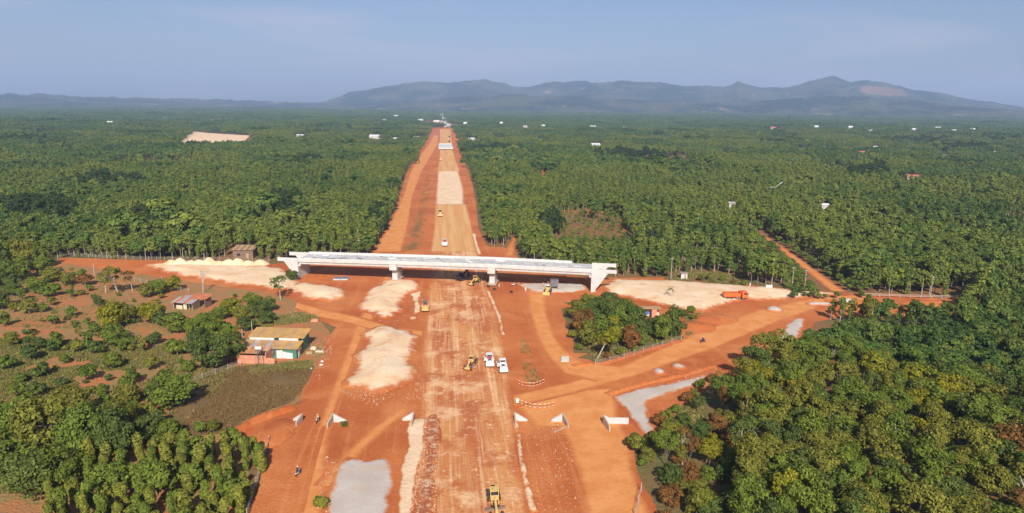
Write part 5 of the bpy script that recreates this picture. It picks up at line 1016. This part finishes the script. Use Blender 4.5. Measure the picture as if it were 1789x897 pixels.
def cm_(seed, rc, h, n, leaf): cv, tr = column_mesh(seed, rc, h, n, leaf); return [(cv, 5), (tr, 3)]
reg('E', [(cm_(340+k, .8, 5.6, 260, .5), spot(1560+12*k, 440)) for k in range(3)])
reg('K', [(tm(400+k, (3.0, 3.0, 2.7), 5.2, 22, 42, 1.1, .60, 4.6, .2, 3, 2, 4), spot(1480+25*k, 480)) for k in range(2)])
def patch(seed, size, ntree, leaf, per, slim, li=1):
    r = np.random.default_rng(seed); C = []; N = []; tr = MB()
    for k in range(ntree):
        x, y = r.uniform(-size/2, size/2, 2); h = r.uniform(5.5, 9.5); rx = r.uniform(1.2, 2.6) if not slim else r.uniform(.9, 1.6); rz_ = rx*r.uniform(.8, 1.5)
        d = r.normal(0, 1, (per, 3)); d /= np.linalg.norm(d, axis=1)[:, None]; d[:, 2] = np.where(d[:, 2] < -.3, -d[:, 2], d[:, 2])
        C.append(np.array([x, y, h-rz_])+d*np.array([rx, rx, rz_])*r.uniform(.75, 1.05, (per, 1))); N.append(d+np.array([0, 0, .3]))
        if k % 4 == 0: tr.tube((x, y, 0), (x, y, h-rz_), .15, .1, 4)
    return [(leaf_quads(r, np.concatenate(C), np.concatenate(N), leaf), li), ((np.array(tr.v), tr.f), 2)]
reg('P', [(patch(360+k, 17, 19, .95, 46, k % 2), spot(300+60*k, 262)) for k in range(4)])
reg('PR', [(patch(370+k, 17, 21, .9, 44, 1, 5), spot(330+60*k, 268)) for k in range(2)])
reg('F', [(patch(380+k, 64, 190, 1.7, 26, 0), spot(250+120*k, 214)) for k in range(3)])
Rz = np.random.default_rng(77); PT = []; PK = []; PS = []
def put(Q, kinds, s, sz):
    n = len(Q)
    if n == 0: return
    z = terrain(Q[:, 0], Q[:, 1])
    PT.append(np.column_stack([Q, z])); PK.append(np.asarray(kinds, np.int32)); PS.append(np.column_stack([s, s, sz]))
CORR = np.array([(640, 452), (660, 425), (682, 385), (693, 350), (700, 320), (715, 290), (730, 262), (744, 240), (754, 222), (760, 205), (764, 190), (779, 190), (784, 203), (792, 215), (800, 236), (806, 250), (812, 270), (824, 300), (832, 325), (840, 360), (846, 400), (852, 428), (868, 432), (868, 452)], float)
LANES = [[(1296, 402), (1336, 402), (1400, 442), (1450, 478), (1520, 522), (1385, 525), (1362, 490), (1325, 445)], [(876, 455), (892, 414), (906, 414), (905, 455)], [(940, 325), (946, 298), (958, 298), (953, 325)]]+[c[1] for c in CLEAR[1:]]+[[(300, 262), (312, 250), (440, 238), (450, 258)], [(955, 450), (965, 420), (1105, 420), (1110, 455)]]
NOGO = [WORKS, FIELD]
UPPER_L = [(-260, 450), (100, 447), (240, 452), (380, 452), (640, 449)]
def allowed(Q, rad=1.):
    p, w = PX(np.column_stack([Q, np.zeros(len(Q))])); ok = (p[:, 0] > -260) & (p[:, 0] < 2050) & (p[:, 1] < 620)
    ok &= ~inpoly(p, CORR)
    for q in NOGO+LANES: ok &= ~inpoly(p, q)
    ok &= ~((p[:, 0] > 1000) & (p[:, 0] < 1150) & (p[:, 1] > 500)); ok &= ~(inpoly(p, ISLAND)); ok &= ~(inpoly(p, WOOD))
    ok &= ~((p[:, 0] < 560) & (p[:, 1] > 456))
    ok &= ~((p[:, 0] > 395) & (p[:, 0] < 455) & (p[:, 1] > 436) & (p[:, 1] < 470))     # yard of the brown hut
    for hx, hy, hw_, d in FAR:
        sc_ = FPX/d; ok &= ~((np.abs(p[:, 0]-hx) < hw_*.5+(1.5+rad)*sc_) & (p[:, 1] > hy-hw_*.2) & (p[:, 1] < hy+7.5*sc_))
    return ok, p
def band(r0, r1, sp, jit, rot=0., seed=1):
    r = np.random.default_rng(seed); n = int(2*r1/sp); gx, gy = np.meshgrid(np.arange(-n//2, n//2)*sp, np.arange(-n//2, n//2)*sp); gx = gx.ravel(); gy = gy.ravel()
    Q = np.stack([gx*math.cos(rot)-gy*math.sin(rot), gx*math.sin(rot)+gy*math.cos(rot)], 1)+r.uniform(-jit, jit, (len(gx), 2))*sp
    d = np.hypot(Q[:, 0], Q[:, 1]); a = np.abs(np.arctan2(Q[:, 0], Q[:, 1])); return Q[(d > r0) & (d < r1) & (a < .80)]
# 230-720 m: single trees, in plantation rows or in loose woodland
Q = band(225, 720, 3.7, .30, .25, 3); ok, p = allowed(Q); Q, p = Q[ok], p[ok]
zn = fbm(Q[:, 0]/75, Q[:, 1]/75, 61, 3); zn2 = fbm(Q[:, 0]/40, Q[:, 1]/40, 83, 3)
slim = inpoly(p, [(380, 440), (560, 325), (735, 290), (700, 440)]) | inpoly(p, [(860, 445), (850, 300), (1300, 300), (1480, 510), (1000, 500)]) | (zn > .55)
u = Rz.random(len(Q)); kinds = np.where(slim, np.where(u < .62, Rz.choice(KD['D'], len(Q)), np.where(u < .85, Rz.choice(KD['E'], len(Q)), Rz.choice(KD['A'], len(Q)))), np.where(u < .72, Rz.choice(KD['A'], len(Q)), Rz.choice(KD['D'], len(Q))))
clear = inpoly(p, CLEAR[0][1]); keep = (zn2 < .80) & ~(clear & (Rz.random(len(Q)) < .62)); sc_ = np.where(clear, .48, Rz.uniform(.6, 1.25, len(Q)))*(1+.5*(zn2-.5)); 
put(Q[keep], kinds[keep], sc_[keep], (sc_*Rz.uniform(.85, 1.2, len(Q)))[keep])
put(WREST, Rz.choice(KD['A'], len(WREST)), Rz.uniform(.75, 1.1, len(WREST)), Rz.uniform(.75, 1.1, len(WREST)))
Q = band(225, 420, 3.2, .45, .7, 29); p, _ = PX(np.column_stack([Q, np.zeros(len(Q))])); mk = (inpoly(p, LANES[0]) & ~inpoly(p, [(1318, 404), (1334, 404), (1386, 442), (1436, 478), (1500, 522), (1440, 522), (1402, 475)])) | inpoly(p, LANES[-1]); Q = Q[mk]; s_ = Rz.uniform(.35, .62, len(Q)); put(Q, Rz.choice(KD['A'], len(Q)), s_, s_*.8)
for (sx, sy, sw, sh_, n, ss) in ((1390, 222, 60, 5, 110, 1.5), (1690, 262, 60, 6, 110, 1.4), (1745, 246, 60, 5, 110, 1.5), (1510, 310, 38, 10, 60, 1.4), (1600, 248, 70, 5, 120, 1.4), (1090, 278, 60, 8, 80, 1.4), (960, 300, 30, 8, 20, 1.2), (500, 372, 30, 14, 22, 1.5), (60, 385, 90, 16, 60, 1.5), (250, 395, 40, 14, 26, 1.4), (180, 330, 70, 10, 50, 1.4), (520, 290, 60, 8, 50, 1.4), (330, 262, 30, 4, 30, 1.4), (30, 250, 70, 8, 90, 1.4), (960, 410, 22, 16, 16, 1.25), (1130, 440, 22, 12, 12, 1.2), (1000, 455, 60, 8, 14, .8), (660, 400, 26, 22, 16, 1.1), (590, 225, 70, 5, 90, 1.4), (880, 265, 30, 5, 30, 1.3), (1250, 225, 80, 4, 120, 1.4), (230, 225, 60, 4, 90, 1.3)):
    q = Rz.normal(0, .45, (n, 2))*np.array([sw, sh_])+np.array([sx, sy]); Q = np.array([G(a_, max(b_, 203))[:2] for a_, b_ in q]); ok, p = allowed(Q, 3.); Q = Q[ok]; s_ = Rz.uniform(.8, 1.2, len(Q))*ss; put(Q, Rz.choice(KD['K'], len(Q)), s_, s_*Rz.uniform(.8, 1.1, len(Q)))
# emergent large trees, single and in stands
Q = band(300, 4200, 30, .5, .9, 19); ok, p = allowed(Q, 4.); Q = Q[ok]; Q = Q[fbm(Q[:, 0]/170, Q[:, 1]/170, 47, 3) > .66]; s_ = Rz.uniform(1.4, 2.3, len(Q)); put(Q, Rz.choice(KD['A'], len(Q)), s_*1.3, s_)
Q = band(260, 1500, 26, .5, .6, 9); ok, p = allowed(Q); Q = Q[ok]; Q = Q[Rz.random(len(Q)) < .28]; s_ = Rz.uniform(1.25, 1.9, len(Q)); put(Q, Rz.choice(KD['A'], len(Q)), s_, s_*Rz.uniform(.75, 1.05, len(Q)))
Q = band(700, 1900, 12.5, .35, .25, 4); ok, p = allowed(Q, 8.); Q = Q[ok]; Q = Q[fbm(Q[:, 0]/90, Q[:, 1]/90, 31, 3) < .70]; s_ = Rz.uniform(.9, 1.15, len(Q)); zq = fbm(Q[:, 0]/75, Q[:, 1]/75, 61, 3)+.12*(Rz.random(len(Q))-.5)-.06*sstep(800, 1700, np.hypot(Q[:, 0], Q[:, 1])); put(Q, np.where(zq > .49, Rz.choice(KD['PR'], len(Q)), Rz.choice(KD['P'], len(Q))), s_, s_*Rz.uniform(.75, 1.15, len(Q))*(.8+.5*fbm(Q[:, 0]/130, Q[:, 1]/130, 8, 2)))
Q = band(1880, 4600, 44, .35, .1, 5); ok, p = allowed(Q, 26.); Q = Q[ok]; s_ = Rz.uniform(.9, 1.1, len(Q)); put(Q, Rz.choice(KD['F'], len(Q)), s_, Rz.uniform(.8, 1.5, len(Q)))
Q = band(4560, 9500, 125, .35, .1, 6); ok, p = allowed(Q, 60.); Q = Q[ok]; s_ = Rz.uniform(2.6, 3.1, len(Q)); put(Q, Rz.choice(KD['F'], len(Q)), s_, Rz.uniform(1.2, 2.2, len(Q)))
PT, PK, PS = np.concatenate(PT), np.concatenate(PK), np.concatenate(PS); print('forest instances', len(PT))
pv_n = sum(len(v) for v in FV); V = np.concatenate(FV+[PT])
me = bpy.data.meshes.new('forest'); me.from_pydata(V.tolist(), [], FF); me.polygons.foreach_set('material_index', np.array(FMAT, np.int32))
for mt in ('leaf_mixed', 'leaf_far', 'bark', 'pale_bark', 'leaf_stand', 'leaf_row'): me.materials.append(M[mt])
fattr(me, 'proto', np.concatenate(KEY+[np.zeros(len(PT), np.int32)]), 'INT'); fattr(me, 'pick', np.concatenate([np.zeros(pv_n, np.int32), PK]), 'INT')
fattr(me, 'size', np.concatenate([np.ones((pv_n, 3)), PS]).astype(np.float32), 'FLOAT_VECTOR'); fattr(me, 'turn', np.concatenate([np.zeros(pv_n), Rz.uniform(0, 6.283, len(PT))]).astype(np.float32))
fo = link('forest', me); tag(fo, 'dense plantation forest covering the plain to the horizon', kind='stuff')
ng = bpy.data.node_groups.new('forest_scatter', 'GeometryNodeTree'); ng.interface.new_socket('Geometry', in_out='INPUT', socket_type='NodeSocketGeometry'); ng.interface.new_socket('Geometry', in_out='OUTPUT', socket_type='NodeSocketGeometry')
N_, L_ = ng.nodes, ng.links; gi = N_.new('NodeGroupInput'); go = N_.new('NodeGroupOutput'); jn = N_.new('GeometryNodeJoinGeometry')
def na(name, typ): a = N_.new('GeometryNodeInputNamedAttribute'); a.data_type = typ; a.inputs['Name'].default_value = name; return a.outputs['Attribute']
def cmp_(sock, val): c = N_.new('FunctionNodeCompare'); c.data_type = 'INT'; c.operation = 'EQUAL'; L_.new(sock, c.inputs[2]); c.inputs[3].default_value = val; return c.outputs[0]
aproto, apick, asize, aturn = na('proto', 'INT'), na('pick', 'INT'), na('size', 'FLOAT_VECTOR'), na('turn', 'FLOAT')
cx = N_.new('ShaderNodeCombineXYZ'); L_.new(aturn, cx.inputs[2]); e2r = N_.new('FunctionNodeEulerToRotation'); L_.new(cx.outputs[0], e2r.inputs[0])
sp = N_.new('GeometryNodeSeparateGeometry'); sp.domain = 'POINT'; L_.new(gi.outputs[0], sp.inputs[0]); L_.new(cmp_(aproto, 0), sp.inputs[1])
mtp = N_.new('GeometryNodeMeshToPoints'); L_.new(sp.outputs[0], mtp.inputs[0]); L_.new(sp.outputs[1], jn.inputs[0])
for k, at_ in enumerate(PR_AT, 1):
    s2 = N_.new('GeometryNodeSeparateGeometry'); s2.domain = 'POINT'; L_.new(sp.outputs[1], s2.inputs[0]); L_.new(cmp_(aproto, k), s2.inputs[1])
    tf = N_.new('GeometryNodeTransform'); L_.new(s2.outputs[0], tf.inputs[0]); tf.inputs['Translation'].default_value = (-at_[0], -at_[1], -at_[2])
    ip = N_.new('GeometryNodeInstanceOnPoints'); L_.new(mtp.outputs[0], ip.inputs['Points']); L_.new(cmp_(apick, k), ip.inputs['Selection']); L_.new(tf.outputs[0], ip.inputs['Instance']); L_.new(e2r.outputs[0], ip.inputs['Rotation']); L_.new(asize, ip.inputs['Scale'])
    L_.new(ip.outputs[0], jn.inputs[0])
L_.new(jn.outputs[0], go.inputs[0]); md = fo.modifiers.new('scatter', 'NODES'); md.node_group = ng
# ---- grass tufts of the field and weeds on verges: countless, one object
def grass(name, regions, label, mat='leaf_grass'):
    r = np.random.default_rng(5); VV = []; nn = 0
    for poly, n, h in regions:
        P = np.array(G2(poly)); mn, mx = P.min(0), P.max(0); Q = r.uniform(mn, mx, (n*3, 2)); Q = Q[inpoly(Q, P)][:n]
        Q = Q[fbm(Q[:, 0]/9, Q[:, 1]/9, 3, 3) > .42]; m_ = len(Q)
        for b in range(3):
            a = r.uniform(0, 6.283, m_); w = r.uniform(.12, .3, m_)*h; hh = r.uniform(.35, .9, m_)*h; o_ = r.normal(0, .18*h, (m_, 2)); tilt = r.normal(0, .45, (m_, 2))*h
            B = Q+o_; dx = np.stack([np.cos(a), np.sin(a)], 1)*w[:, None]
            v = np.zeros((m_, 3, 3)); v[:, 0, :2] = B-dx; v[:, 1, :2] = B+dx; v[:, 2, :2] = B+tilt; v[:, :2, 2] = .02; v[:, 2, 2] = hh; VV.append(v.reshape(-1, 3))
    V = np.concatenate(VV); me = np_mesh(name, V, np.arange(len(V)).reshape(-1, 3)); tag(link(name, me, mat), label, kind='stuff')
grass('grass', [([(-100, 590), (300, 600), (420, 640), (300, 760), (60, 850), (-100, 900)], 32000, .7), ([(-100, 470), (200, 490), (300, 580), (-100, 570)], 5000, .55), ([(430, 560), (540, 545), (560, 560), (440, 575)], 2500, .6), ([(430, 640), (545, 630), (545, 645), (440, 655)], 1500, .7)], 'dry grass and weeds over the left field')
grass('weeds', [([(908, 592), (922, 598), (945, 668), (925, 676), (912, 640)], 450, .55), ([(700, 440), (728, 370), (745, 310), (752, 330), (742, 400), (735, 440)], 2500, .8), ([(1140, 760), (1200, 715), (1260, 670), (1290, 650), (1300, 690), (1180, 760)], 3000, 1.0), ([(1160, 488), (1190, 478), (1260, 478), (1305, 492), (1310, 502), (1200, 495)], 2200, 1.), ([(965, 372), (1040, 366), (1085, 380), (1100, 425), (1000, 430), (965, 410)], 900, 1.), ([(1195, 552), (1225, 548), (1215, 580), (1200, 590)], 500, .8), ([(995, 560), (1190, 590), (1040, 634)], 3000, .8)], 'ragged weeds on verges and clearings')
grass('dry_grass', [([(355, 650), (430, 640), (540, 645), (525, 690), (400, 750), (300, 760), (280, 720)], 12000, .45)], 'brown dry grass of the pasture below the farmhouse', 'leaf_straw')
